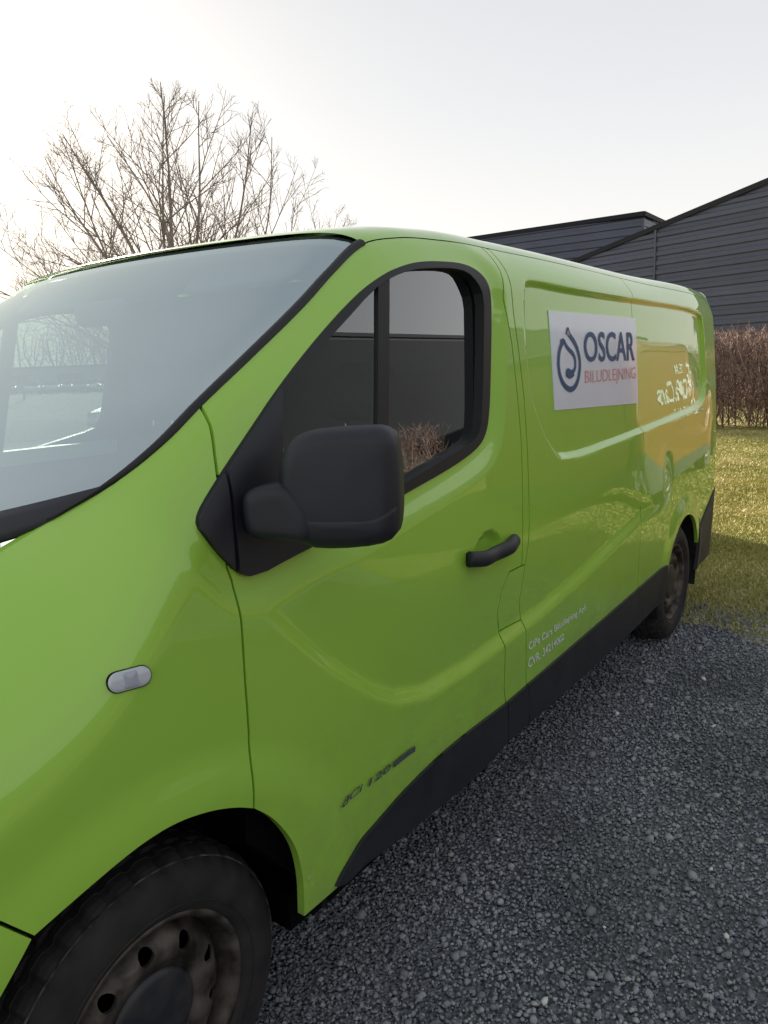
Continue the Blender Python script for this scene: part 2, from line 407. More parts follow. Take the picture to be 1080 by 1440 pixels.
def tube(path, r, sides=8, closed=False, cap=True):
    path = np.asarray(path, float); n = len(path); rr = np.full(n, r) if np.isscalar(r) else np.asarray(r)
    V = []; Fc = []; up = np.array([.13, .21, .97])
    for i in range(n):
        a = path[(i-1) % n] if (closed or i > 0) else path[i]; b = path[(i+1) % n] if (closed or i < n-1) else path[i]
        t = b-a; t = t/(np.linalg.norm(t)+1e-12); s = np.cross(t, up); s /= np.linalg.norm(s)+1e-12; w = np.cross(s, t)
        for k in range(sides):
            an = 2*math.pi*k/sides; V.append(path[i]+rr[i]*(math.cos(an)*s+math.sin(an)*w))
    for i in range(n if closed else n-1):
        j = (i+1) % n
        for k in range(sides):
            l = (k+1) % sides; Fc.append((i*sides+k, i*sides+l, j*sides+l, j*sides+k))
    if cap and not closed:
        Fc.append(tuple(range(sides))[::-1]); Fc.append(tuple((n-1)*sides+k for k in range(sides)))
    return V, Fc
def revolve(profile, n=64, axis_y=True):
    """profile: list of (r, y); revolved about the y axis"""
    V = []; Fc = []; m_ = len(profile)
    for i in range(n):
        a = 2*math.pi*i/n
        for r, y in profile: V.append((r*math.cos(a), y, r*math.sin(a)))
    for i in range(n):
        j = (i+1) % n
        for k in range(m_-1): Fc.append((i*m_+k, j*m_+k, j*m_+k+1, i*m_+k+1))
    return V, Fc
def text_mesh(s, offset=0.0, size=1.0, shear=0.0, spacing=1.0):
    c = bpy.data.curves.new('lettering', 'FONT'); c.body = s; c.size = size; c.offset = offset; c.shear = shear; c.space_character = spacing
    c.resolution_u = 4
    o = bpy.data.objects.new('lettering', c); COL.objects.link(o)
    dg = bpy.context.evaluated_depsgraph_get(); dg.update()
    me = bpy.data.meshes.new_from_object(o.evaluated_get(dg))
    V = np.array([tuple(v.co) for v in me.vertices])[:, :2]; Fc = [tuple(p.vertices) for p in me.polygons]
    bpy.data.objects.remove(o); bpy.data.curves.remove(c); bpy.data.meshes.remove(me)
    return V, Fc
def quad_map(uv, quad):
    u, v = uv[:,0:1], uv[:,1:2]; tl, tr, br, bl = [np.asarray(q) for q in quad]
    return (1-v)*((1-u)*bl+u*br)+v*((1-u)*tl+u*tr)
def decal_text(name, s, quad_px, m, parent, off=-.003, offset=0., shear=0., spacing=1., xz=None):
    V, Fc = text_mesh(s, offset, 1., shear, spacing)
    lo, hi = V.min(0), V.max(0); uv = (V-lo)/(hi-lo)
    q = quad_map(uv, px(quad_px) if xz is None else xz)
    P = np.stack([q[:,0], Y(q[:,0], q[:,1])+off, q[:,1]], 1)
    return mesh_obj(name, P, Fc, m, parent, False)
def ribbon2d(path, w):
    p = np.asarray(path, float); t = np.gradient(p, axis=0); t /= np.linalg.norm(t, axis=1)[:,None]+1e-12
    n = np.stack([-t[:,1], t[:,0]], 1); w = np.asarray(w)*np.ones(len(p))
    V = np.vstack([p+n*w[:,None]/2, p-n*w[:,None]/2]); k = len(p)
    return V, [(i, i+1, k+i+1, k+i) for i in range(k-1)]

# ------------------------------------------------------------------ the van
mat('tail_red', (.25, .012, .010), .2, 0, 1)
def etop(x0, x1, n=40):
    x = np.linspace(x0, x1, n); return np.stack([x, zE(x)], 1)
def clipE(p):
    p = np.array(p); p[:,1] = np.minimum(p[:,1], zE(p[:,0])-.0005); return p
def along(poly, d, lo=-1e9, hi=1e9):
    return resample(offset_poly(resample(poly, .02), d), .012)

def mirrored(o, parent):
    c = o.copy(); COL.objects.link(c); c.parent = parent; c.scale = (1, -1, 1); c.location = (0, VW, 0)
    return c

def build_van():
    van = empty('van')
    far = []          # meshes repeated on the right-hand side
    seam_f = px([(280,569),(299,600),(309,640),(315,672),(322,715),(328,800),(333,816),(340,880),(345,960),(350,1030),(355,1090),(357,1139)])
    seam_r = clipE(px([(711,1030),(711,987),(709,969),(710.5,912),(707.5,889),(705,862),(709,830),(718,805),(736,796),(735,760),(735,700),(733,620),(728,560),(720,485),(709,420)])); seam_r = np.vstack([seam_r, [(1.424, 1.85), (1.424, float(zE(1.424))-.0005)]])
    seam_s = clipE(px([(741,1000),(740,962),(739.5,944),(740,890),(738,872),(735.5,847),(741,794),(744,760),(744,700),(741,620),(737,560),(729,490),(722,440)])); seam_s = np.vstack([seam_s, [(1.466, 1.82), (1.466, float(zE(1.466))-.0005)]])
    seam_q = clipE(px([(890,866),(896,829),(899,780),(903,720),(906,640),(903,560),(897,480)])); seam_q = np.vstack([seam_q, [(2.697, 1.78), (2.70, float(zE(2.70))-.0005)]])
    arch = smooth_poly(px([(357,1139),(381,1150),(404,1174),(418,1200),(426,1240),(427,1291)]), 3, False)[1:]
    sill = px([(482,1243),(533,1190),(596,1140),(667,1080)])
    xr = seam_r[-1,0]; xs = seam_s[-1,0]; xq = seam_q[-1,0]; xf = seam_f[0,0]
    tr = etop(xr, xf)[0]; rows = [along(FEAT['recess'], d) for d in (.002, .009, .018, .026)]
    win_open = smooth_poly(px([(600,377),(633,377),(653,382),(668,397),(677,418),(677,460),(675,567),(672,606),(662,621),(627,642),(565,680),(500,720),(445,748),(410,755),(392,735),(391,690),(391,600),(391,565),(410,530),(462,473),(520,408),(545,391),(573,380)], .022), 1)
    # --- front door
    door_poly = np.vstack([seam_f, arch, sill, seam_r, etop(xr, xf)[1:-1]])
    door = panel('front_door', door_poly, 'green_paint', van, holes=[offset_poly(FEAT['win'], .012)], h=.013,
                 extra=[along(FEAT['win'], -.03), along(FEAT['win'], -.06), along(FEAT['win'], -.085)]); far.append(door)
    fs = FEAT['win']
    # window seal and mirror sail are black mouldings lying on the flange
    ring = panel('window_seal', FEAT['win'], 'black_rubber', door, holes=[win_open], off=-.004, thick=.03, h=.012, shrink=0); far.append(ring)
    dsurf = lambda x, z: glass_surf(x, z)-.007
    dx = px([(532,398),(548,388),(545,690),(530,690)], surf=dsurf)
    dv = panel('window_divider', dx, 'black_rubber', door, surf=dsurf, thick=.02, shrink=0); far.append(dv)
    gl = offset_poly(win_open, -.006); xm = (px([(540,500)], .02)[0,0])
    gg = panel('window_glass', gl, 'side_glass', door, off=.011, thick=0, h=.03, shrink=0,
               surf=glass_surf); far.append(gg)
    # sail: door part and fender part
    sail_all = offset_poly(FEAT['win'], .0035)
    sx = px([(391,560),(391,603),(396,678),(402,757),(440,768)], .017)
    sp = px([(345,811),(331,806),(327,760),(323,716),(316,676),(314,660),(342,616),(391,543),(391,603),(395,690),(398,745),(436,752),(440,767),(372,803)], .017)
    sail = panel('mirror_sail', sp, 'black_plastic', door, off=-.013, thick=.02, h=.01, shrink=.002); far.append(sail)
    fp = px([(326,802),(300,774),(277,744),(275,728),(285,706),(311,664),(319,716),(323,760)], .017)
    # --- fender
    fb = px([(48,1319),(0,1298)]); fb = np.vstack([fb, [(-.45, .86), (-.80, .92)]])
    tb = etop(-.82, xf)
    archf = smooth_poly(px([(357,1139),(334,1137),(296,1142),(249,1158),(202,1187),(156,1224),(97,1275),(48,1319)]), 3, False)[1:-1]
    fpoly = np.vstack([seam_f[::-1], tb[::-1][1:-1], fb[::-1], archf[::-1]])
    fender = panel('front_fender', fpoly, 'green_paint', van, h=.014); far.append(fender)
    far.append(panel('corner_cover', fp, 'black_plastic', fender, off=-.013, thick=.02, h=.01, shrink=.001))
    bp = np.vstack([fb, [(-.93, .88), (-.95, .28), (-.42, .25)], circle(0, .335, .455, math.pi*1.02, math.pi*.83, 14)])
    far.append(panel('front_bumper', bp, 'green_paint', van, h=.02))
    # --- B post, fuel flap, sliding door, rear quarter
    up = np.vstack([seam_r[8:], [(xs, zE(xs)-.0005)], seam_s[6:][::-1]])
    far.append(panel('pillar_panel', up, 'green_paint', van, h=.012))
    lw = np.vstack([seam_r[:5], seam_s[:5][::-1]]); far.append(panel('lower_pillar_panel', lw, 'green_paint', van, h=.012))
    ff = np.vstack([seam_r[4:9], seam_s[4:7][::-1]]); flap = panel('fuel_flap', ff, 'green_paint', van, h=.012, shrink=.002)
    sd = np.vstack([seam_s[0:1]-[0, .02], seam_q[0:1]-[0, .02], seam_q, etop(xq, xs)[1:-1], seam_s[::-1]])
    sliding = panel('sliding_door', sd, 'green_paint', van, h=.013, extra=rows); far.append(sliding)
    bumpline = [(3.925, .56), (4.06, .62), (4.25, .70), (4.425, .77)]
    archr = circle(3.545, .335, .375, math.pi*1.02, .12*math.pi, 30, True)
    qp = np.vstack([seam_q[::-1], [seam_q[0]-[0, .02]], [(3.16, .36)], archr, bumpline, [(4.425, 1.0), (4.425, 1.6)], etop(4.425, xq)[0:-1]])
    far.append(panel('rear_quarter', qp, 'green_paint', van, h=.013, extra=rows))
    rb = np.vstack([[(3.93, .30), (4.425, .30)], bumpline[::-1]]); far.append(panel('rear_bumper', rb, 'grey_plastic', van, off=-.006, h=.015))
    tl = np.array([(4.385, .98), (4.427, .98), (4.427, 1.62), (4.385, 1.62)]); far.append(panel('tail_lamp', tl, 'tail_red', van, off=-.006, h=.01, shrink=0))
    # --- black sill mouldings
    t1 = [(469,1247),(480,1222),(498,1193),(533,1149),(569,1107),(631,1047),(711,987)]; b1 = [(482,1242),(533,1199),(596,1150),(667,1092),(711,1043)]
    for t_, b_ in ((t1, b1), ([(711,987),(740,962)], [(711,1043),(741,1017)]), ([(740,962),(820,893),(896,827)], [(741,1017),(820,949),(892,882)]), ([(896,827),(937,794)], [(892,882),(933,843)])):
        pl = np.vstack([smooth_poly(px(b_), 2, False), smooth_poly(px(t_), 2, False)[::-1]]); far.append(panel('sill_moulding', pl, 'black_plastic', van, off=-.010, thick=.05, h=.012, shrink=.0018))
    # --- dark inner frame behind the gaps, with the window left open
    ins = lambda x, z: np.maximum(Y(x, z, False), y_base(x, z))+.045
    c1 = np.vstack([[(xf-.03, .62), (.37, .45), (.42, .30), (3.17, .28)], circle(3.545, .335, .40, math.pi*1.0, .12*math.pi, 24, True), [(3.95, .40), (4.39, .40)], etop(4.39, xf+.02)[:, :]-[0, .03]])
    far.append(panel('inner_frame', c1, 'gap_black', van, holes=[offset_poly(win_open, -.004)], thick=.0, h=.03, shrink=0, surf=ins))
    c2 = np.vstack([[(-.70, .86), (-.44, .75)], circle(0, .335, .47, math.pi*.85, math.pi*.2, 20, True), [(xf, .75)], etop(xf, -.68)-[0, .03]])
    far.append(panel('inner_fender', c2, 'gap_black', van, thick=0, h=.03, shrink=0, surf=ins))
    # --- wheel arch liners
    for cx, r, a0, a1 in ((0., .455, -.02, 1.12), (3.545, .40, -.1, 1.1)):
        V = []; Fc = []; n = 36
        for i in range(n+1):
            a = math.pi*(a0+(a1-a0)*i/n); rip = .006*math.sin(i*1.9)
            for yy in (.045, .12, .30, .42):
                V.append((cx+(r+rip*(yy > .05))*math.cos(a), yy, .335+(r+rip)*math.sin(a)))
            V.append((cx, .42, .335))
        for i in range(n):
            for k in range(4): Fc.append((i*5+k, (i+1)*5+k, (i+1)*5+k+1, i*5+k+1))
        far.append(mesh_obj('wheel_arch_liner', V, Fc, 'liner_plastic', van))
    # --- roof
    def roof_z(x, y):
        yy = np.minimum(y, VW-y); u = (y-VW/2)/(VW/2-.165)
        xx = x+.14*np.clip(1-u*u, 0, 1)*smoothstep(2.2, .9, x)
        ye, ze, w = yE(xx), zE(xx), wE(xx)
        D = np.maximum(ye-y_base(xx, ze), .02); sl_ = w/(2.2*D)
        H = .040+.022*smoothstep(.86, 1.5, xx); lam = H/sl_
        return ze+H*(1-np.exp(-np.clip(yy-ye, 0, 9)/lam))-.035*smoothstep(4.34, 4.46, x)**2
    ny = 90; s = np.linspace(-1, 1, ny); s = np.sign(s)*(1-(1-np.abs(s))**1.5); nx = 150
    xb = np.linspace(0, 1, nx)**1.3; V = []; Nn = []; Fc = []
    for b in xb:
        for t in s:
            u = t; x0 = .86-.14*(1-u*u); x = x0+(4.43-x0)*b
            ye = float(yE(x+.14*max(0, 1-u*u)*float(smoothstep(2.2, .9, x)))); y = VW/2+t*(VW/2-ye); V.append((x, y))
    V2 = np.array(V); h_ = .003; zz = roof_z(V2[:,0], V2[:,1])
    zx = (roof_z(V2[:,0]+h_, V2[:,1])-roof_z(V2[:,0]-h_, V2[:,1]))/(2*h_)
    q = np.clip(V2[:,1], yE(np.maximum(V2[:,0], .86))+.001+h_, VW-yE(np.maximum(V2[:,0], .86))-.001-h_)
    zy = (roof_z(V2[:,0], q+h_)-roof_z(V2[:,0], q-h_))/(2*h_)
    Nn = np.stack([-zx, -zy, np.ones_like(zx)], 1); Nn /= np.linalg.norm(Nn, axis=1)[:,None]
    V3 = np.stack([V2[:,0], V2[:,1], zz], 1)
    for i in range(nx-1):
        for j in range(ny-1): Fc.append((i*ny+j, (i+1)*ny+j, (i+1)*ny+j+1, i*ny+j+1))
    roof = mesh_obj('roof', V3, Fc, 'green_paint', van, True, Nn)
    V3b = V3-np.array([0, 0, .03]); V3b[:,1] = VW/2+(V3b[:,1]-VW/2)*.97
    kk = V3b[:,0] < 1.6
    mesh_obj('headliner', V3b, [f[::-1] for f in Fc if kk[list(f)].all()], 'headliner', van)
    # --- windscreen, its black frame, cowl, bonnet
    def ws(a, b, d=0.):
        xl = .0+.86*b; yl = float(yE(xl)); zl = float(zE(xl)); t = 2*a-1; bu = 1-abs(t)**2
        yy = yl+a*(VW-2*yl); yc = min(max(yy, .166), VW-.166)
        hz = float(roof_z(np.array(.86-.14*max(0, 1-((yc-VW/2)/(VW/2-.165))**2)), np.array(yc)))-float(zE(.86))
        return np.array([xl-(.30*(1-b)+.14*b)*bu+.8*d, yy, zl-.13*(1-b)*bu+hz*b**2-.6*d-.004])
    na, nb = 49, 29; V = [ws(a, b, .006) for b in np.linspace(0, 1, nb) for a in np.linspace(0, 1, na)]
    Fc = [(i*na+j, i*na+j+1, (i+1)*na+j+1, (i+1)*na+j) for i in range(nb-1) for j in range(na-1)]
    wso = mesh_obj('windscreen', V, Fc, 'windscreen_glass', van)
    def band(name, inner, outer, lift, m, parent):
        n = len(inner); V = []; Fc = []
        inner = np.array(inner); outer = np.array(outer); c = np.array([.45, VW/2, 1.4])
        nr = np.cross(np.gradient(inner, axis=0), outer-inner); nr /= np.linalg.norm(nr, axis=1)[:,None]+1e-9
        nr *= np.where(((inner-c)*nr).sum(1) < 0, -1, 1)[:,None]
        for p, q, k in zip(inner, outer, nr):
            V += [p-k*.004, p+k*lift*.6, p*.7+q*.3+k*lift, p*.3+q*.7+k*lift, q+k*lift*.4, q-k*.008]
        for i in range(n-1):
            for k in range(5): Fc.append((i*6+k, (i+1)*6+k, (i+1)*6+k+1, i*6+k+1))
        return mesh_obj(name, V, Fc, m, parent)
    bs = np.linspace(.0, 1.0, 50)
    for a_in, a_out in ((.0085, -.004), (.9915, 1.004)):
        band('windscreen_trim', [ws(a_in, b) for b in bs], [ws(a_out, b) for b in bs], .009, 'black_rubber', wso)
    ar = np.linspace(-.004, 1.004, 60)
    band('windscreen_cowl', [ws(a, .085) for a in ar], [ws(a, 0)+np.array([-.035*(1-abs(2*a-1)**2), 0, -.012]) for a in ar], .006, 'black_plastic', wso)
    fr = [ws(a, .0, .011) for a in ar]; fr2 = [ws(a, .085, .011) for a in ar]
    mesh_obj('frit_band', fr+fr2, [(i, i+1, 61+i, 60+i) for i in range(59)], 'black_rubber', wso)
    fr = [ws(a, .955, .011) for a in ar]; fr2 = [ws(a, 1.0, .011) for a in ar]
    mesh_obj('frit_band', fr+fr2, [(i, i+1, 61+i, 60+i) for i in range(59)], 'grey_plastic', wso)
    nh, mh = 40, 60; V = []
    for i in range(nh):
        for j in range(mh):
            t = -1+2*j/(mh-1); xr_ = -.062-.30*(1-abs(t)**1.9); x = -.93+(xr_+.93)*i/(nh-1)
            ye = float(yE(x))+.004; V.append((x, VW/2+t*(VW/2-ye), float(zE(x))+.05*(1-t*t)*smoothstep(-1, -.6, x)-.002-.02*smoothstep(.8, 1.0, i/(nh-1))))
    mesh_obj('bonnet', V, [(i*mh+j, (i+1)*mh+j, (i+1)*mh+j+1, i*mh+j+1) for i in range(nh-1) for j in range(mh-1)], 'green_paint', van)
    # front face below the bonnet and rear doors
    nz = 16; V = []; 
    for i in range(nz):
        z = .28+(.82-.28)*i/(nz-1)
        for j in range(30):
            t = -1+2*j/29; V.append((-.96-.10*(1-t*t)+.10*abs(t)**6, VW/2+t*(VW/2-.36), z))
    mesh_obj('front_grille', V, [(i*30+j, i*30+j+1, (i+1)*30+j+1, (i+1)*30+j) for i in range(nz-1) for j in range(29)], 'black_plastic', van)
    for s_ in (0, 1):
        v, f = box_geo((4.425, .585+.786*s_, 1.16), (.03, .77, 1.34)); rd = mesh_obj('rear_door', v, f, 'green_paint', van, False)
        v, f = box_geo((4.452, .86+.236*s_, 1.05), (.03, .03, .18)); mesh_obj('door_handle', v, f, 'black_plastic', rd, False)
    v, f = box_geo((4.45, VW/2, .42), (.08, 1.78, .22)); mesh_obj('rear_bumper', v, f, 'grey_plastic', van, False)
    v, f = join_geo([box_geo((1.75, VW/2, .30), (2.7, 1.72, .10)), box_geo((-.55, VW/2, .32), (.5, 1.3, .10)), box_geo((4.1, VW/2, .36), (.6, 1.6, .08))]); mesh_obj('underbody', v, f, 'gap_black', van, False)
    # --- interior
    sec = [(-.12,1.10),(-.06,1.165),(.04,1.185),(.18,1.18),(.33,1.14),(.42,1.06),(.40,.95),(.30,.80),(.12,.66),(.0,.66)]
    sec = smooth_poly(np.array(sec), 1); V = []; Fc = []; k = len(sec); ys = np.linspace(.20, VW-.20, 25)
    for y in ys:
        hump = .03*math.exp(-((y-.52)/.24)**2)+.012*math.cos(y*6)
        for x, z in sec: V.append((x, y, z+hump*smoothstep(.9, 1.15, z)))
    for i in range(24):
        for j in range(k): Fc.append((i*k+j, i*k+(j+1) % k, (i+1)*k+(j+1) % k, (i+1)*k+j))
    mesh_obj('dashboard', V, Fc, 'dash_plastic', van)
    c = np.array([.60, .50, 1.06]); n = np.array([.80, 0, .60]); a1 = np.array([0, 1., 0]); a2 = np.cross(n, a1)
    v, f = tube([c+.19*(math.cos(t)*a1+math.sin(t)*a2) for t in np.linspace(0, 2*math.pi, 40, endpoint=False)], .017, 8, True)
    stw = mesh_obj('steering_wheel', v, f, 'black_plastic', van)
    v, f = join_geo([tube([c-.19*a1, c-.02*n, c+.19*a1], .016), tube([c-.02*n, c-.19*a2], .018), tube([c, c-.22*n], .04)]); mesh_obj('steering_column', v, f, 'black_plastic', stw)
    for i, yc in enumerate((.50, 1.12, 1.52)):
        w_ = .50 if i == 0 else .42; lean = np.array([.24, 0, .97]); fw = np.array([-.97, 0, .24])
        so_ = slab('seat', rrect(w_, .66, .10), ((1.17, yc, 1.02), (0, -1, 0), lean, fw), .14, .06, 'seat_cloth', van, dome=.01)
        slab('seat_cushion', rrect(w_, .50, .08), ((.88, yc, .70), (0, -1, 0), (-.99, 0, .12), (.12, 0, .99)), .16, .06, 'seat_cloth', so_, dome=.01)
        slab('seat_bolster', rrect(.13, .56, .06), ((1.15, yc-(w_/2-.045), 1.05), (0, -1, 0), lean, fw), .19, .06, 'seat_side_sunlit' if i == 0 else 'seat_cloth', so_, dome=.01)
        slab('headrest', rrect(.27, .19, .06), ((1.255, yc, 1.50), (0, -1, 0), lean, fw), .10, .045, 'seat_cloth', so_)
        for e in (-.06, .06):
            v, f = tube([(1.24, yc+e, 1.32), (1.265, yc+e, 1.45)], .006); mesh_obj('headrest_post', v, f, 'chrome', so_)
    V = []; 
    for z in np.linspace(.45, 1.90, 14):
        e0 = float(Y(1.45, min(z, 1.90)))+.055; V += [(1.44+.03*abs(y-VW/2)**3, y, z) for y in np.linspace(e0, VW-e0, 14)]
    bh = mesh_obj('bulkhead', V, [(i*14+j, i*14+j+1, (i+1)*14+j+1, (i+1)*14+j) for i in range(13) for j in range(13)], 'dash_plastic', van)
    slab('sun_visor', rrect(.42, .15, .03), ((.80, .52, 1.845), (0, -1, 0), (.75, 0, .55), (-.55, 0, .75)), .025, .01, 'headliner', van)
    slab('sun_visor', rrect(.42, .15, .03), ((.80, 1.42, 1.845), (0, -1, 0), (.75, 0, .55), (-.55, 0, .75)), .025, .01, 'headliner', van)
    slab('interior_mirror', rrect(.24, .07, .03), ((.63, VW/2-.03, 1.76), (0, -1, 0), (0, 0, 1), (-1, 0, 0)), .05, .02, 'black_plastic', van)
    # strips along the inner window sills, coloured pale to imitate sunlight on them
    st = px([(391,596),(450,590),(530,588),(600,600)], .05)
    for ys in (.10,):
        v, f = box_geo((.80, .115, 1.285), (.85, .06, .055)); t_ = mesh_obj('sunlit_sill', v, f, 'sunlit_sill_tone', van, False); far.append(t_)
    # --- mirror
    n = np.array([-.90, -.43, .03]); n /= np.linalg.norm(n); ay = np.array([0, 0, 1.]); ay -= n*(ay@n); ay /= np.linalg.norm(ay); ax = np.cross(ay, n)
    pm = ray_at(480, 680, y=-.135)
    def on_plane(pts, p0):
        out = []
        for u, v in pts:
            d = ray_dir(u, v); t = ((p0-CAM)@n)/(d@n); q = CAM+d*t-p0; out.append((q@ax, q@ay))
        return np.array(out)
    mo = smooth_poly(on_plane([(402,640),(414,617),(436,604),(475,600),(512,598),(540,597),(557,608),(563,632),(566,682),(566,728),(560,752),(537,763),(480,768),(439,766),(405,742),(399,700),(399,660)], pm), 1); mo = resample(mo, .012)
    mirror = slab('door_mirror', mo, (pm, ax, ay, n), .115, .036, 'black_plastic', van, n=6, dome=.004)
    lw_ = smooth_poly(on_plane([(400,700),(404,738),(439,765),(480,767),(537,762),(559,751),(565,729),(565,698)], pm), 1)
    slab('mirror_lower_shell', resample(offset_poly(lw_, -.0008), .012), (pm, ax, ay, n), .1165, .036, 'black_plastic', mirror, n=6, dome=.002)
    pa = ray_at(395, 720, y=-.045)
    ao = smooth_poly(on_plane([(345,700),(352,688),(372,680),(402,676),(420,690),(445,728),(447,762),(411,757),(362,755),(350,742)], pa), 2)
    slab('mirror_arm', ao, (pa, ax, ay, n), .075, .022, 'black_plastic', mirror, n=4)
    mg = offset_poly(mo, .018); slab('mirror_glass', mg, (pm-n*.052, ax, ay, -n) if False else (pm-n*.056, ax, ay, n), .008, .002, 'chrome', mirror)
    mfar = [mirror]+list(mirror.children)
    # --- door handle
    hp = px([(654,786),(668,784),(686,778),(704,768),(720,760)]); offs = [-.012, -.036, -.044, -.040, -.010]
    path = np.array([(a, float(Y(a, b))+o_, b) for (a, b), o_ in zip(hp, offs)])
    pth = np.array([np.array([np.interp(t, np.arange(5), path[:,k]) for k in range(3)]) for t in np.linspace(0, 4, 25)])
    for _ in range(3): pth[1:-1] = (pth[:-2]+2*pth[1:-1]+pth[2:])/4
    v, f = tube(pth, .0185, 12); v = np.array(v); cz = pth.repeat(12, 0)
    v[:,2] = cz[:,2]+(v[:,2]-cz[:,2])*1.25
    h_o = mesh_obj('door_handle', v, f, 'black_plastic', door); far.append(h_o)
    kx, kz = px([(723,771)])[0]; v, f = revolve([(.0, -.006), (.006, -.006), (.008, .0)], 16); lock = mesh_obj('door_lock', np.array(v)+np.array([kx, float(Y(kx, kz)), kz]), f, 'chrome', door)
    # --- side repeater
    rx, rz = px([(182,955)])[0]; nn = N_side(np.array([rx]), np.array([rz]))[0]; axx = np.array([-nn[1], nn[0], 0]); axx /= np.linalg.norm(axx); ayy = np.cross(nn, axx)
    if ayy[2] < 0: ayy = -ayy; axx = -axx
    axx = np.cross(ayy, nn)
    P0 = np.array([rx, float(Y(rx, rz)), rz])
    rep = slab('indicator_lamp', rrect(.072, .034, .0165), (P0, axx, ayy, nn), .016, .006, 'lamp_lens', fender, dome=.002)
    slab('lamp_centre', rrect(.024, .026, .004), (P0+nn*.004, axx, ayy, nn), .013, .002, 'lamp_centre', fender, dome=.0015); 
    slab('lamp_gasket', rrect(.0745, .0365, .0175), (P0-nn*.003, axx, ayy, nn), .012, .002, 'gap_black', fender)
    # --- wheels
    def wheel(cx, yf, parent, spin):
        prof = lambda x, z: np.interp(np.hypot(x, z), [0, .07, .085, .100, .125, .150, .168, .184, .2], [.030, .030, .028, .018, .006, .007, .024, .052, .058])
        hs = [circle(.150*math.cos(a+spin), .150*math.sin(a+spin), .0165, n=14) for a in np.linspace(0, 2*math.pi, 10, endpoint=False)]
        wh = panel('wheel', circle(0, 0, .188, n=64), 'steel_rim', parent, holes=hs, thick=.008, h=.011, shrink=0, surf=prof)
        wh.location = (cx, yf, .336)
        v, f = revolve([(.186, .060), (.190, .034), (.198, .010), (.203, .0), (.208, -.004), (.214, -.004), (.217, .001), (.214, .008), (.2, .02), (.19, .06), (.19, .18)], 72); mesh_obj('rim', v, f, 'steel_rim', wh)
        pr = [(.212, .002), (.220, -.008), (.240, -.017), (.262, -.020), (.285, -.016), (.303, -.006), (.314, .004), (.322, .014), (.3275, .026), (.330, .040), (.3315, .0405), (.3315, .056), (.324, .057), (.324, .064), (.334, .065), (.3355, .10), (.327, .101), (.327, .108), (.3355, .109), (.334, .142), (.324, .143), (.324, .150), (.331, .151), (.327, .182), (.315, .20), (.28, .212), (.215, .205)]
        n = 216; v, f = revolve(pr, n); v = np.array(v).reshape(n, len(pr), 3)
        for i in range(n):
            if i % 6 in (0, 1): v[i][6:12][:, [0, 2]] *= .978
            if i % 6 in (2, 3): v[i][14:16][:, [0, 2]] *= .978
            if i % 6 in (4, 5): v[i][18:20][:, [0, 2]] *= .978
        ty = mesh_obj('tyre', v.reshape(-1, 3), f, 'tyre_rubber', wh)
        K = len(pr)-1
        ty.data.polygons.foreach_set('use_smooth', [(k % K) < 6 or (k % K) > 22 for k in range(len(f))])
        v, f = tube([(.316*math.cos(a), .0065, .316*math.sin(a)) for a in np.linspace(0, 2*math.pi, 120, endpoint=False)], .0022, 6, True); mesh_obj('shoulder_ridge', v, f, 'dusty_rubber', wh)
        v, f = tube([(.238*math.cos(a), -.0165, .238*math.sin(a)) for a in np.linspace(0, 2*math.pi, 120, endpoint=False)], .0018, 6, True); mesh_obj('sidewall_ridge', v, f, 'tyre_rubber', wh)
        v, f = revolve([(0, .004), (.03, .004), (.06, .006), (.085, .010), (.097, .016), (.101, .026)], 40); cp = mesh_obj('hub_cap', v, f, 'cap_plastic', wh)
        v, f = join_geo([box_geo((.016*math.cos(a), .001, .016*math.sin(a)), (.006, .006, .026)) for a in (.3, 2.4)])
        mesh_obj('inner_drum', *revolve([(0, .075), (.186, .075), (.19, .05)], 40), 'gap_black', wh)
        return wh
    w1 = wheel(0, .089, van, .35); w2 = wheel(3.498, .060, van, .1)
    for w in (w1, w2):
        c_ = w.copy(); COL.objects.link(c_); c_.parent = van; c_.scale = (1, -1, 1); c_.location = (w.location[0], VW-w.location[1], w.location[2])
        for ch in w.children:
            d = ch.copy(); COL.objects.link(d); d.parent = c_
    # --- right-hand side
    made = {}
    for o in far:
        if o.parent is van: made[o.name] = mirrored(o, van)
    for o in far:
        if o.parent is not van:
            c_ = o.copy(); COL.objects.link(c_); c_.parent = made[o.parent.name]
    c_ = mirror.copy(); COL.objects.link(c_); c_.parent = van; c_.scale = (1, -1, 1); c_.location = (0, VW, 0)
    for ch in mirror.children:
        d = ch.copy(); COL.objects.link(d); d.parent = c_
    return van, door, sliding
VAN, DOOR, SLIDING = build_van()
tag(VAN, 'lime green panel van with white rental sign on its flank, parked on the gravel', 'van')

# ------------------------------------------------------------------ prints on the van
SIGN_PX = [(777,436),(898,447),(902,567),(786,577)]
sq = px(SIGN_PX)
sign_poly = np.vstack([sq[3], sq[2], sq[1], sq[0]])
sign = panel('advert_panel', sign_poly, 'sign_white', VAN, off=-.0035, thick=.003, h=.013, shrink=0)
decal_text('lettering', 'OSCAR', [(825,466),(896,466.5),(896.5,507),(827,509)], 'navy_print', sign, off=-.006, offset=.012)
decal_text('lettering', 'BILUDLEJNING', [(827.5,521),(897.5,516),(898,537),(828,544)], 'coral_print', sign, off=-.006, offset=-.012)
def zpx(l): return px([(740+a/3.857, 400+b/3.857) for a, b in l])
def stroke(name, pts, w, m, it=3):
    p = smooth_poly(zpx(pts), it, False); V, Fc = ribbon2d(p, w)
    P = np.stack([V[:,0], Y(V[:,0], V[:,1])-.006, V[:,1]], 1); return mesh_obj(name, P, Fc, m, sign, False)
stroke('logo_outline', [(222,300),(200,345),(192,420),(200,490),(222,545),(258,575),(290,550),(306,490),(311,420),(300,360),(284,318),(262,285),(246,262)], .020, 'navy_print')
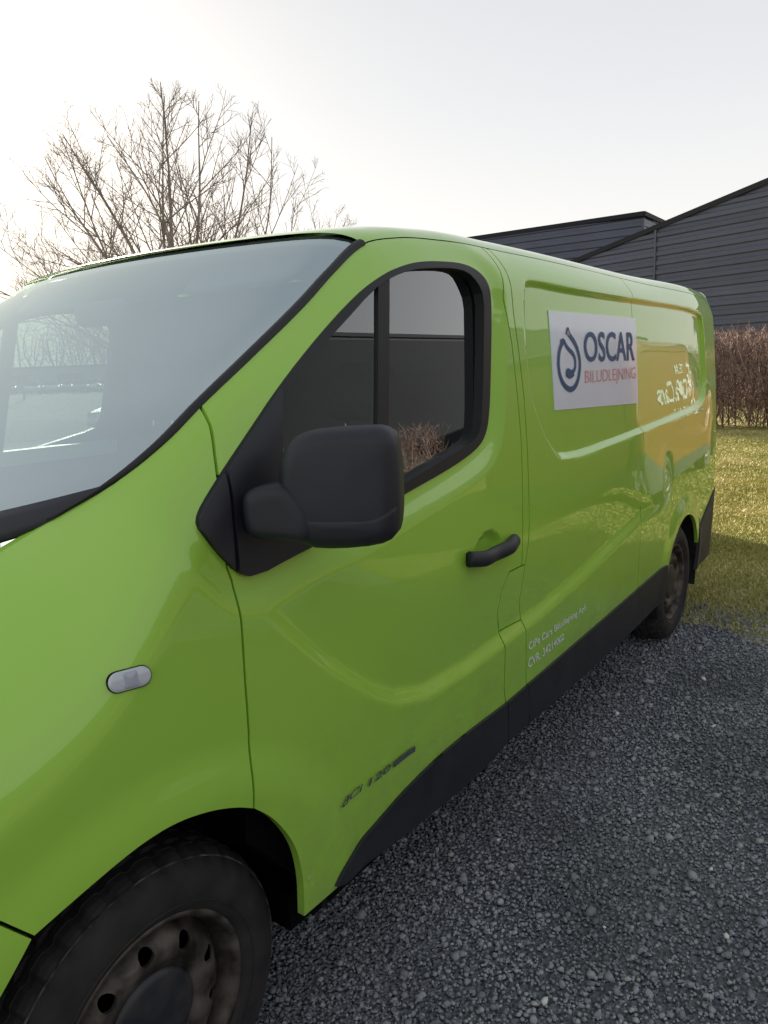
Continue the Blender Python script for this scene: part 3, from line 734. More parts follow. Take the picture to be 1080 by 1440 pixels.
stroke('logo_neck', [(205,312),(222,300),(234,330),(250,352),(272,372),(284,402),(286,440),(278,468),(262,478),(246,462),(238,472),(240,500)], .016, 'navy_print')
stroke('logo_base', [(238,470),(246,492),(262,494),(276,478)], .022, 'navy_print')
stroke('logo_tip', [(236,270),(240,245),(244,232),(252,262),(266,296)], .010, 'navy_print')
stroke('logo_tip', [(240,270),(245,252),(252,276)], .010, 'peach_print')
decal_text('company_lettering', 'CiPe Cars Biludlejning ApS', [(742,904),(823,849),(823,859),(743,918)], 'white_print', VAN, offset=.012)
decal_text('company_lettering', 'CVR. 34214002', [(741.5,927),(792,889.5),(792,899),(742,940)], 'white_print', VAN, offset=.012)
decal_text('badge_lettering', 'dCi', [(478,1126),(508,1100),(508,1110),(479,1136)], 'chrome', VAN, off=-.006, offset=.02, shear=.25)
decal_text('badge_lettering', '120', [(514,1097),(547,1072),(548,1081),(515,1106)], 'chrome', VAN, off=-.006, offset=.02, shear=.25)
bq = px([(551,1071),(582,1048),(581,1056),(551,1079)]); V, Fc = ribbon2d(smooth_poly(np.array([bq[3]*.5+bq[0]*.5, bq[0]*.3+bq[1]*.4+bq[2]*.3, bq[1]*.5+bq[2]*.5]), 2, False), .016)
mesh_obj('badge_bar', np.stack([V[:,0], Y(V[:,0], V[:,1])-.006, V[:,1]], 1), Fc, 'chrome', VAN, False)
sk = px([(162,632),(185,632),(185,646),(162,646)])

# ------------------------------------------------------------------ ground
def sheet(name, pts, z, m):
    o = mesh_obj(name, [(x, y, z) for x, y in pts], [tuple(range(len(pts)))], m, None, False); tag(o, kind='structure'); return o
def ground_mat(name, stops, scale, bump=.6, bscale=60, detail=10, dist=.02, rough=.95, big=None):
    m = mat(name, stops[0][1], rough, spec=.2); N, L, b = nodes(m)
    tc = N.new('ShaderNodeTexCoord'); nz = N.new('ShaderNodeTexNoise'); nz.inputs['Scale'].default_value = scale; nz.inputs['Detail'].default_value = detail
    nz.inputs['Roughness'].default_value = .65
    L.new(tc.outputs['Object'], nz.inputs['Vector']); r = N.new('ShaderNodeValToRGB'); e = r.color_ramp.elements
    while len(e) < len(stops): e.new(.5)
    for q, (p, c) in zip(e, stops): q.position = p; q.color = (*c, 1)
    L.new(nz.outputs['Fac'], r.inputs[0]); last = r.outputs[0]
    if big:
        n3 = N.new('ShaderNodeTexNoise'); n3.inputs['Scale'].default_value = big[0]; n3.inputs['Detail'].default_value = 4; L.new(tc.outputs['Object'], n3.inputs['Vector'])
        mp = N.new('ShaderNodeMapRange'); mp.inputs['From Min'].default_value = .35; mp.inputs['From Max'].default_value = .65; L.new(n3.outputs['Fac'], mp.inputs['Value'])
        mx = N.new('ShaderNodeMix'); mx.data_type = 'RGBA'; mx.blend_type = 'MULTIPLY'; L.new(mp.outputs[0], mx.inputs['Factor']); L.new(last, mx.inputs['A']); mx.inputs['B'].default_value = (*big[1], 1); last = mx.outputs['Result']
    L.new(last, b.inputs['Base Color'])
    n2 = N.new('ShaderNodeTexVoronoi'); n2.inputs['Scale'].default_value = bscale; L.new(tc.outputs['Object'], n2.inputs['Vector'])
    bp = N.new('ShaderNodeBump'); bp.inputs['Strength'].default_value = bump; bp.inputs['Distance'].default_value = dist
    L.new(n2.outputs['Distance'], bp.inputs['Height']); L.new(bp.outputs[0], b.inputs['Normal'])
    return m
ground_mat('soil', [(.3,(.10,.085,.05)),(.7,(.16,.14,.07))], 1.2)
ground_mat('gravel_bed', [(.25,(.10,.108,.125)),(.5,(.22,.232,.255)),(.78,(.36,.372,.39))], 55, 1.0, 75, 8, .02, big=(1.3, (.72,.73,.76)))
ground_mat('turf', [(.25,(.18,.18,.05)),(.5,(.36,.33,.10)),(.75,(.5,.42,.19))], 2.4, .8, 90, 12, .03)
ground_mat('asphalt', [(.3,(.040,.042,.046)),(.7,(.065,.067,.07))], 30, .4, 200)
sheet('ground', [(-900,-900),(900,-900),(900,900),(-900,900)], -.012, 'soil')
sheet('gravel_yard', [(-14,-7.5),(4.3,-7.5),(4.25,-2),(4.05,-.6),(3.85,.2),(3.9,1.5),(4.6,3),(5.2,7),(-14,7)], -.004, 'gravel_bed')
rr = random.Random(5)
edge = [(3.75+.10*math.sin(y*3.1)+.12*rr.uniform(-1,1)+.06*abs(y), y) for y in np.arange(-7.4, 6.6, .22)]
sheet('lawn', edge+[(8, 7), (40, 9), (40, -40), (4.4, -40)], .002, 'turf')
sheet('parking_lot', [(-60, 8), (6, 8), (34, 14), (90, 40), (140, 160), (-60, 160)], 0.0, 'asphalt')
mat('road_paint', (.62, .62, .58), .8)
wv = RNG
# loose stones: deformed icosahedra
def ico():
    t = (1+5**.5)/2
    v = np.array([(-1,t,0),(1,t,0),(-1,-t,0),(1,-t,0),(0,-1,t),(0,1,t),(0,-1,-t),(0,1,-t),(t,0,-1),(t,0,1),(-t,0,-1),(-t,0,1)], float); v /= np.linalg.norm(v[0])
    f = np.array([(0,11,5),(0,5,1),(0,1,7),(0,7,10),(0,10,11),(1,5,9),(5,11,4),(11,10,2),(10,7,6),(7,1,8),(3,9,4),(3,4,2),(3,2,6),(3,6,8),(3,8,9),(4,9,5),(2,4,11),(6,2,10),(8,6,7),(9,8,1)])
    return v, f
IV, IF = ico()
def stones(n, pos, size, rng):
    """pos nx2, size n -> verts, faces of irregular flattened stones"""
    a = rng.uniform(0, 2*np.pi, n); q = rng.normal(size=(n, 4)); q /= np.linalg.norm(q, axis=1)[:,None]
    w, x, y, z = q.T
    Rm = np.stack([np.stack([1-2*(y*y+z*z), 2*(x*y-z*w), 2*(x*z+y*w)], 1), np.stack([2*(x*y+z*w), 1-2*(x*x+z*z), 2*(y*z-x*w)], 1), np.stack([2*(x*z-y*w), 2*(y*z+x*w), 1-2*(x*x+y*y)], 1)], 1)
    V = IV[None]*(1+.62*(rng.random((n, 12, 1))-.5)); V = V*rng.uniform(.6, 1.15, (n, 1, 3))
    V = np.einsum('nij,nkj->nki', Rm, V); V[:,:,2] *= .75; V *= (size*.5)[:,None,None]
    V[:,:,0] += pos[:,0,None]; V[:,:,1] += pos[:,1,None]; V[:,:,2] += (size*rng.uniform(-.05, .28, n))[:,None]
    Fc = (IF[None]+12*np.arange(n)[:,None,None]).reshape(-1, 3)
    return V.reshape(-1, 3), Fc
def stone_mat(name, dark, light):
    m = mat(name, dark, .85, spec=.3); N, L, b = nodes(m)
    g = N.new('ShaderNodeNewGeometry'); r = N.new('ShaderNodeValToRGB'); e = r.color_ramp.elements
    st = [(0, dark), (.55, tuple(.5*a+.5*c for a, c in zip(dark, light))), (.93, light), (.985, (.55,.55,.53))]
    while len(e) < 4: e.new(.5)
    for q, (p, c) in zip(e, st): q.position = p; q.color = (*c, 1)
    L.new(g.outputs['Random Per Island'], r.inputs[0])
    tc = N.new('ShaderNodeTexCoord'); nz = N.new('ShaderNodeTexNoise'); nz.inputs['Scale'].default_value = 160; nz.inputs['Detail'].default_value = 4; L.new(tc.outputs['Object'], nz.inputs['Vector'])
    mx = N.new('ShaderNodeMix'); mx.data_type = 'RGBA'; mx.blend_type = 'MULTIPLY'; mx.inputs['Factor'].default_value = .5
    n5 = N.new('ShaderNodeTexNoise'); n5.inputs['Scale'].default_value = 1.6; n5.inputs['Detail'].default_value = 6; L.new(tc.outputs['Object'], n5.inputs['Vector'])
    m5 = N.new('ShaderNodeMapRange'); m5.inputs['From Min'].default_value = .32; m5.inputs['From Max'].default_value = .68; m5.inputs['To Min'].default_value = .62; m5.inputs['To Max'].default_value = 1.12; L.new(n5.outputs['Fac'], m5.inputs['Value'])
    v5 = N.new('ShaderNodeVectorMath'); v5.operation = 'SCALE'; L.new(r.outputs[0], v5.inputs[0]); L.new(m5.outputs[0], v5.inputs['Scale'])
    L.new(v5.outputs[0], mx.inputs['A']); L.new(nz.outputs['Fac'], mx.inputs['B']); L.new(mx.outputs['Result'], b.inputs['Base Color'])
stone_mat('crushed_stone', (.235, .255, .29), (.50, .525, .565))
mat('pebble_stone', (.72, .71, .68), .8)
ns = 96000
u = RNG.random(ns); sx = -.2+5.0*u**1.45; sy = -1.7+RNG.random(ns)*2.3
kp = (sy < .55) & ~((sx > 4.0+.3*RNG.random(ns)) & (RNG.random(ns) < .93)); dn = np.hypot(sx-CAM[0], sy-CAM[1])
kp &= (sy > -2.4+.1*sx)
sx, sy, dn = sx[kp], sy[kp], dn[kp]
size = .0058*np.exp(RNG.normal(.22, .38, len(sx)))*(.95+.16*dn)
V, Fc = stones(len(sx), np.stack([sx, sy], 1), size, RNG)
g = big_mesh('gravel', V, Fc, 'crushed_stone'); tag(g, 'loose dark grey crushed stone beside and under the van', 'gravel', kind='stuff')
for (u_, v_, s_) in [(1022,1317,.024),(765,1409,.026),(1003,1020,.03),(868,1004,.028),(610,1063,.024),(1000,1221,.016),(850,1302,.014),(832,1062,.022),(990,955,.03),(700,1180,.018)]:
    P = ray_at(u_, v_, z=.008); Vp, Fp = stones(1, np.array([[0., 0.]]), np.array([s_]), RNG)
    o = mesh_obj('pebble', Vp, Fp, 'pebble_stone', None, True); o.location = (P[0], P[1], .004)
    tag(o, 'single pale pebble lying on the dark gravel', 'pebble', 'pale pebbles in the gravel')

# lawn blades
def blades(n, x, y, h, w, rng, lean=.5):
    a = rng.uniform(0, 2*np.pi, n); b = rng.uniform(0, 2*np.pi, n); l = rng.random(n)*lean
    dx, dy = np.cos(a)*w, np.sin(a)*w
    base = np.stack([x, y, np.zeros(n)], 1); side = np.stack([dx, dy, 0*dx], 1); tip = base+np.stack([np.cos(b)*l*h, np.sin(b)*l*h, h], 1)
    return np.stack([base-side, base+side, tip], 1).reshape(-1, 3), np.arange(3*n).reshape(-1, 3)
m = mat('grass_blade', (.2,.2,.06), .8, spec=.2); N, L, b = nodes(m)
gm = N.new('ShaderNodeNewGeometry'); r = N.new('ShaderNodeValToRGB'); e = r.color_ramp.elements
for k_ in range(2): e.new(.5)
for q, (p, c) in zip(e, [(0,(.19,.21,.06)),(.4,(.39,.39,.125)),(.75,(.58,.53,.24)),(1,(.70,.63,.38))]): q.position = p; q.color = (*c, 1)
tc = N.new('ShaderNodeTexCoord'); nz = N.new('ShaderNodeTexNoise'); nz.inputs['Scale'].default_value = 1.1; nz.inputs['Detail'].default_value = 6; L.new(tc.outputs['Object'], nz.inputs['Vector'])
ad = N.new('ShaderNodeMath'); ad.operation = 'MULTIPLY_ADD'; ad.inputs[1].default_value = .5
mr = N.new('ShaderNodeMapRange'); mr.inputs['From Min'].default_value = .3; mr.inputs['From Max'].default_value = .7; mr.inputs['To Max'].default_value = .6
L.new(nz.outputs['Fac'], mr.inputs['Value']); L.new(gm.outputs['Random Per Island'], ad.inputs[0]); L.new(mr.outputs[0], ad.inputs[2]); L.new(ad.outputs[0], r.inputs[0]); L.new(r.outputs[0], b.inputs['Base Color'])
nb = 230000; gx = 3.8+12.6*RNG.random(nb)**1.35; gy = RNG.random(nb)
gy = -2.6+gy*(4.6+.22*gx)
k = RNG.random(nb) < np.clip((gx-3.7)/.9+.12*np.sin(gy*5+gx*7), .06, 1); gx, gy = gx[k], gy[k]
V, Fc = blades(len(gx), gx, gy, .010+.020*RNG.random(len(gx))*(1+.05*gx), .0022+.0007*gx, RNG, 1.2)
g = big_mesh('grass', V, Fc, 'grass_blade'); tag(g, 'short winter grass of the lawn between gravel and hedge', 'grass', kind='stuff')

# ------------------------------------------------------------------ hedges
m = mat('twig_brown', (.15,.10,.075), .9, spec=.2); N, L, b = nodes(m)
gm = N.new('ShaderNodeNewGeometry'); sep = N.new('ShaderNodeSeparateXYZ'); L.new(gm.outputs['Position'], sep.inputs[0])
r = N.new('ShaderNodeValToRGB'); e = r.color_ramp.elements; e.new(.5)
for q, (p, c) in zip(e, [(0,(.09,.065,.055)),(.5,(.26,.17,.135)),(1,(.55,.40,.33))]): q.position = p; q.color = (*c, 1)
L.new(gm.outputs['Random Per Island'], r.inputs[0]); L.new(r.outputs[0], b.inputs['Base Color'])
def sticks(a, bb, ra, rb):
    n = len(a); t = bb-a; t /= np.linalg.norm(t, axis=1)[:,None]+1e-9
    s = np.cross(t, np.array([.3, .5, .81])); s /= np.linalg.norm(s, axis=1)[:,None]+1e-9; w = np.cross(s, t); V = np.zeros((n, 6, 3))
    for k in range(3):
        an = 2*np.pi*k/3; d = math.cos(an)*s+math.sin(an)*w; V[:,k] = a+d*ra[:,None]; V[:,3+k] = bb+d*rb[:,None]
    q = np.array([(0,1,4,3),(1,2,5,4),(2,0,3,5)]); Fc = (q[None]+6*np.arange(n)[:,None,None]).reshape(-1, 4)
    return V.reshape(-1, 3), Fc
def hedge(name, p0, p1, wdt, hgt, per_m, label):
    p0, p1 = np.array(p0, float), np.array(p1, float); Lh = np.linalg.norm(p1-p0); d = (p1-p0)/Lh; nrm = np.array([-d[1], d[0]])
    root = empty(name, (*(.5*(p0+p1)), 0)); o3 = np.array([*(.5*(p0+p1)), 0])
    n = int(per_m*Lh); s = RNG.random(n)*Lh; t = (RNG.random(n)-.5)*wdt; z0 = hgt*RNG.random(n)**1.05*.95+.01
    base = np.stack([p0[0]+d[0]*s+nrm[0]*t, p0[1]+d[1]*s+nrm[1]*t, z0], 1)
    dirv = np.stack([RNG.normal(size=n)*.55, RNG.normal(size=n)*.55, RNG.uniform(.2, 1.3, n)], 1); dirv /= np.linalg.norm(dirv, axis=1)[:,None]
    ln = RNG.uniform(.18, .5, n); tip = base+dirv*ln[:,None]; top = hgt*(1+.05*np.sin(s*1.7)+.04*np.sin(s*5.1))
    over = tip[:,2] > top-.12+.42*RNG.random(n)**2; tip[over] = base[over]+dirv[over]*(ln[over]*.35)[:,None]
    V, Fc = sticks(base-o3, tip-o3, RNG.uniform(.004, .009, n), RNG.uniform(.002, .004, n)); tw = big_mesh('twigs', V, Fc, 'twig_brown', root)
    k = int(Lh*9); s = RNG.random(k)*Lh; t = (RNG.random(k)-.5)*wdt*.5
    a = np.stack([p0[0]+d[0]*s+nrm[0]*t, p0[1]+d[1]*s+nrm[1]*t, 0*s], 1); c = a+np.stack([RNG.normal(size=k)*.2, RNG.normal(size=k)*.2, np.full(k, hgt*.8)], 1)
    V, Fc = sticks(a-o3, c-o3, np.full(k, .018), np.full(k, .008)); big_mesh('stems', V, Fc, 'twig_brown', root)
    tag(root, label, 'hedge', 'leafless hedges round the yard'); return root
hedge('hedge', (17.2, 5.2), (18.6, -8), 1.3, 2.15, 1900, 'brown leafless clipped hedge below the dark gable wall')
hedge('hedge', (16, -9.5), (-6, -8.6), 1.1, 1.75, 520, 'lower brown leafless hedge along the far side of the gravel yard')

# ------------------------------------------------------------------ clad buildings
m = mat('dark_cladding', (.032,.036,.050), .42, .0, spec=.5); noise_colour(m, (.090,.101,.138), (.108,.120,.160), .6, 6, .3, .7)
N, L, b = nodes(m); oi = N.new('ShaderNodeObjectInfo'); mp = N.new('ShaderNodeMapRange'); mp.inputs['To Min'].default_value = .86; mp.inputs['To Max'].default_value = 1.12; L.new(oi.outputs['Random'], mp.inputs['Value'])
v7 = N.new('ShaderNodeVectorMath'); v7.operation = 'SCALE'; src = b.inputs['Base Color'].links[0].from_socket; L.new(src, v7.inputs[0]); L.new(mp.outputs[0], v7.inputs['Scale']); L.new(v7.outputs[0], b.inputs['Base Color'])
mat('cladding_gap', (.010,.011,.015), .7)
mat('hall_dark', (.022,.024,.028), .8, spec=.2)
mat('roof_felt', (.05,.05,.055), .95, spec=.05)
m = mat('pale_flashing', (.30,.31,.34), .4, .5)
def clad_wall(root, P0, dirh, nrm, row, s_ranges, top_fn, zmax, name='cladding_plank', depth=.045, z0=.25, matn='dark_cladding'):
    """rows of profiled boards on a wall. P0 base point, dirh horizontal unit vector, s along it; every run of boards its own object"""
    P0 = np.array(P0, float); d = np.array([*dirh, 0.]); n = np.array([*nrm, 0.]); zz = z0
    while zz < zmax:
        z1 = zz+row
        for sa, sb in s_ranges:
            a0, b0 = top_fn(zz+.02, sa, sb); a1, b1 = top_fn(z1, sa, sb)
            if a0 is None: continue
            if a1 is None: a1 = b1 = (b0 if abs(b0-sb) < 1e-6 else .5*(a0+b0))
            pts = []
            for f_, o_ in ((0.0, 0.), (.12, 1.), (.52, 1.), (.66, .0), (1.0, 0.)):
                z = zz+row*f_; pts.append((a0+(a1-a0)*f_+.004, b0+(b1-b0)*f_-.004, z, o_*depth))
            V = []
            for a, b_, z, o_ in pts: V += [P0+d*a+n*o_+np.array([0, 0, z]), P0+d*b_+n*o_+np.array([0, 0, z])]
            Fc = [(2*i, 2*i+1, 2*i+3, 2*i+2) for i in range(len(pts)-1)]
            mesh_obj(name, np.array(V)-np.array(root.location), Fc, matn, root, False)
        zz = z1
def line_wall(u, v, P, n):
    d = ray_dir(u, v); t = ((np.array(P)-CAM)@n)/(d@n); return CAM+d*t
# gable hall beyond the hedge
PA = CAM+ray_dir(1000, 500)*27.0; aw = math.radians(19.0); dA = np.array([math.sin(aw), math.cos(aw), 0]); nA = np.array([-dA[1], dA[0], 0])
sA = lambda u, v: (lambda q: ((q-PA)@dA, q[2]))(line_wall(u, v, PA, nA))
s1, h1 = sA(1080, 255); s2, h2 = sA(815, 365); seam = sA(922, 360)[0]
slope = (h2-h1)/(s2-s1); ridge_s = s1-3.0; ridge_h = h1-slope*3.0
eave_s = s2+6.; eave_h = h2+slope*6.
far_s = ridge_s-.02
def topA(z, sa, sb):
    # wall is below z = h1 + slope*(s-s1) on the +s side of the ridge and falls again beyond it
    smax = s1+(z-h1)/slope; smin = ridge_s-(ridge_h-z)/(-slope)
    a, b_ = max(sa, smin), min(sb, smax)
    return (a, b_) if b_-a > .02 else (None, None)
hall = empty('gable_hall', tuple(PA*np.array([1, 1, 0])))
PAb = PA*np.array([1, 1, 0])
clad_wall(hall, PAb, dA[:2], nA[:2], .335, [(far_s, seam), (seam, eave_s)], topA, ridge_h-.05)
def wall_backing(root, poly_sz, P0, d, n, back, m):
    V = [P0+d*s+n*(-.01)+np.array([0, 0, z]) for s, z in poly_sz]+[P0+d*s-n*back+np.array([0, 0, z]) for s, z in poly_sz]; k = len(poly_sz)
    Fc = [tuple(range(k)), tuple(range(2*k-1, k-1, -1))]+[(i, (i+1) % k, k+(i+1) % k, k+i) for i in range(k)]
    return mesh_obj('wall', np.array(V)-np.array(root.location), Fc, m, root, False)
wall_backing(hall, [(far_s, 0), (eave_s, 0), (eave_s, eave_h), (ridge_s, ridge_h), (far_s, ridge_h)], PAb, dA, nA, 30., 'cladding_gap')
for sa, ha, sb, hb in ((eave_s+.2, eave_h+slope*.2, ridge_s, ridge_h), (ridge_s+.01, ridge_h-.01, far_s-.25, ridge_h-.01)):
    a = PAb+dA*sa+np.array([0, 0, ha]); c = PAb+dA*sb+np.array([0, 0, hb]); V = []
    for p in (a, c):
        V += [p+nA*.10+np.array([0, 0, -.09]), p+nA*.10+np.array([0, 0, .09]), p-nA*30+np.array([0, 0, .09]), p-nA*30+np.array([0, 0, -.02])]
    mesh_obj('roof', np.array(V)-np.array(hall.location), [(0,1,5,4),(1,2,6,5),(2,3,7,6),(3,0,4,7),(0,3,2,1),(4,5,6,7)], 'roof_felt', hall, False)
v_, f_ = box_geo((0, 0, 0), (.08, .08, 1)); zt = topA
st = PAb+dA*seam+nA*.05; hh = h1+slope*(seam-s1)
v_, f_ = box_geo((st[0], st[1], hh/2), (.07, .07, hh-.1)); mesh_obj('joint_strip', np.array(v_)-np.array(hall.location), f_, 'dark_cladding', hall, False)
tag(hall, 'dark blue grey gable hall with ribbed cladding behind the hedge', 'building')
# flat-roofed hall further back
PBc = CAM+ray_dir(905, 297)*41.0; HB = PBc[2]
store = empty('flat_roofed_hall', (PBc[0], PBc[1], 0)); PB0 = np.array([PBc[0], PBc[1], 0])
full = lambda z, sa, sb: (sa, sb) if z < HB-.15 else (None, None)
clad_wall(store, PB0, (0, 1), (-1, 0), .42, [(0, 12), (12, 24), (24, 36)], full, HB-.3)
clad_wall(store, PB0, (1, 0), (0, -1), .42, [(0, 14)], full, HB-.3)
v_, f_ = box_geo((PBc[0]+12.02, PBc[1]+18.02, HB/2-.04), (24, 36, HB-.08)); mesh_obj('wall', np.array(v_)-PB0, f_, 'cladding_gap', store, False)
for c_, s_ in (((PBc[0]-.02, PBc[1]+18, HB-.12), (.14, 36.1, .24)), ((PBc[0]+12, PBc[1]-.04, HB-.12), (24, .12, .24))):
    v_, f_ = box_geo(c_, s_); mesh_obj('parapet_cap', np.array(v_)-PB0, f_, 'cladding_gap', store, False)
v_, f_ = box_geo((PBc[0]-.03, PBc[1]-.03, HB/2-.2), (.12, .12, HB-.4)); mesh_obj('corner_flashing', np.array(v_)-PB0, f_, 'dark_cladding', store, False)
tag(store, 'flat-roofed dark ribbed hall farther back, partly hidden by the gable hall', 'building')
# hall across the yard behind the camera, seen mirrored in the van
YC, HC = -24.0, 8.2
hc = empty('yard_hall', (6, YC, 0)); PC = np.array([-34., YC, 0])
fullC = lambda z, sa, sb: (sa, sb) if z < HC-.1 else (None, None)
clad_wall(hc, PC, (1, 0), (0, 1), 7.8, [(0, 26), (26, 52), (52, 78), (78, 104), (104, 130)], fullC, HC-.6, z0=.05, matn='hall_dark')
v_, f_ = box_geo((31, YC-8.02, HC/2-.1), (130, 16, HC-.2)); mesh_obj('wall', np.array(v_)-np.array([6, YC, 0]), f_, 'cladding_gap', hc, False)
v_, f_ = box_geo((31, YC-.02, HC-.06), (130.2, .3, .22)); mesh_obj('parapet_cap', np.array(v_)-np.array([6, YC, 0]), f_, 'roof_felt', hc, False)
tag(hc, 'long dark clad hall across the yard, mirrored in the van windows', 'building')

# ------------------------------------------------------------------ bare trees (space colonisation)
m = mat('bark', (.18,.15,.13), .9, spec=.2); noise_colour(m, (.24,.21,.185), (.34,.30,.265), 6, 6)
def grow_tree(seed, base_h, crown, n_attr, step, infl, kill, starts, r_tip, power=2.35, twig=True):
    rng = np.random.default_rng(seed); A = crown(rng, n_attr)
    nodes_ = [np.zeros(3)]; par = [-1]
    for k in range(1, int(base_h/step)+1):
        nodes_.append(np.array([.03*math.sin(k*.9+seed), .03*math.cos(k*1.3), k*step])); par.append(k-1)
    top = len(nodes_)-1
    for d, ln in starts:
        d = np.array(d, float); d /= np.linalg.norm(d); p = top; q = nodes_[top]
        for k in range(int(ln/step)):
            d2 = d+rng.normal(size=3)*.10+np.array([0, 0, .03*k]); d2 /= np.linalg.norm(d2); q = q+d2*step; nodes_.append(q); par.append(p); p = len(nodes_)-1
    P = np.array(nodes_); near = np.full(len(A), 1e9); idx = np.zeros(len(A), int)
    def upd(lo):
        nonlocal near, idx
        for i in range(lo, len(nodes_)):
            d = ((A-nodes_[i])**2).sum(1); k = d < near; near[k] = d[k]; idx[k] = i
    upd(0); kids = {}
    for it in range(120):
        act = near < infl**2
        if not act.any(): break
        lo = len(nodes_); acc = {}
        for a, i in zip(A[act], idx[act]):
            v = a-nodes_[i]; acc[i] = acc.get(i, 0)+v/(np.linalg.norm(v)+1e-9)
        for i, v in acc.items():
            if np.linalg.norm(v) < 1e-3: continue
            v = v/np.linalg.norm(v)+rng.normal(size=3)*.07+np.array([0, 0, .05]); v /= np.linalg.norm(v)
            q = nodes_[i]+v*step
            if any(np.linalg.norm(q-nodes_[c]) < .35*step for c in kids.get(i, ())): continue
            kids.setdefault(i, []).append(len(nodes_)); nodes_.append(q); par.append(i)
        upd(lo); alive = near > kill**2
        A = A[alive]; near = near[alive]; idx = idx[alive]
        if len(A) == 0 or len(nodes_) == lo: break
    P = np.array(nodes_); par = np.array(par); n = len(P); ch = np.zeros(n, int)
    for p in par[1:]: ch[p] += 1
    kid = {}
    for i_, p in enumerate(par):
        if p >= 0: kid.setdefault(p, []).append(i_)
    for _ in range(3):      # straighten the runs between forks
        Q = P.copy()
        for i_, k_ in kid.items():
            if par[i_] >= 0: Q[i_] = .4*P[i_]+.3*P[par[i_]]+.3*P[k_[0]]
        P = Q
    if twig:
        ex, ep = [], []
        for i in range(n):
            if ch[i] <= 1 and P[i,2] > base_h+.8:
                d0 = P[i]-P[par[i]]; d0 = d0/np.linalg.norm(d0)
                for _ in range(2 if ch[i] == 0 else (1 if rng.random() < .55 else 0)):
                    d = d0+rng.normal(size=3)*.36+np.array([0, 0, .12]); d /= np.linalg.norm(d); q = P[i]+d*step*rng.uniform(.8, 1.5); ex.append(q); ep.append(i)
                    d2 = d+rng.normal(size=3)*.12; d2 /= np.linalg.norm(d2); ex.append(q+d2*step*rng.uniform(.6, 1.2)); ep.append(n+len(ex)-2)
        P = np.vstack([P, np.array(ex)]); par = np.concatenate([par, ep]); n = len(P)
    area_ = np.zeros(n); cnt = np.zeros(n, int)
    for i in range(n-1, 0, -1):
        if area_[i] == 0: area_[i] = r_tip**power
        area_[par[i]] += area_[i]
    r = area_**(1/power); i = np.arange(1, n); ra = np.minimum(r[par[1:]], r[1:]*1.35); return P, par, r, ra
def tree_obj(root, data, crown_r, trunk_name='trunk'):
    P, par, r, ra = data; a = P[par[1:]]; b_ = P[1:]; thick = r[1:] > crown_r
    for nm, k in (('trunk', thick), ('crown', ~thick)):
        V, Fc = sticks6(a[k], b_[k], ra[k], r[1:][k]) if nm == 'trunk' else sticks(a[k], b_[k], ra[k], r[1:][k])
        big_mesh(nm, V, Fc, 'bark', root, True)
def sticks6(a, bb, ra, rb, S=7):
    n = len(a); t = bb-a; ln = np.linalg.norm(t, axis=1)[:,None]+1e-9; t = t/ln; bb = bb+t*.2*rb[:,None]
    s = np.cross(t, np.array([.3, .5, .81])); s /= np.linalg.norm(s, axis=1)[:,None]+1e-9; w = np.cross(s, t); V = np.zeros((n, 2*S, 3))
    for k in range(S):
        an = 2*np.pi*k/S; d = math.cos(an)*s+math.sin(an)*w; V[:,k] = a+d*ra[:,None]; V[:,S+k] = bb+d*rb[:,None]
    q = np.array([(k, (k+1) % S, S+(k+1) % S, S+k) for k in range(S)]); Fc = (q[None]+2*S*np.arange(n)[:,None,None]).reshape(-1, 4)
    return V.reshape(-1, 3), Fc
TB = CAM+ray_dir(262, 530)*15.4
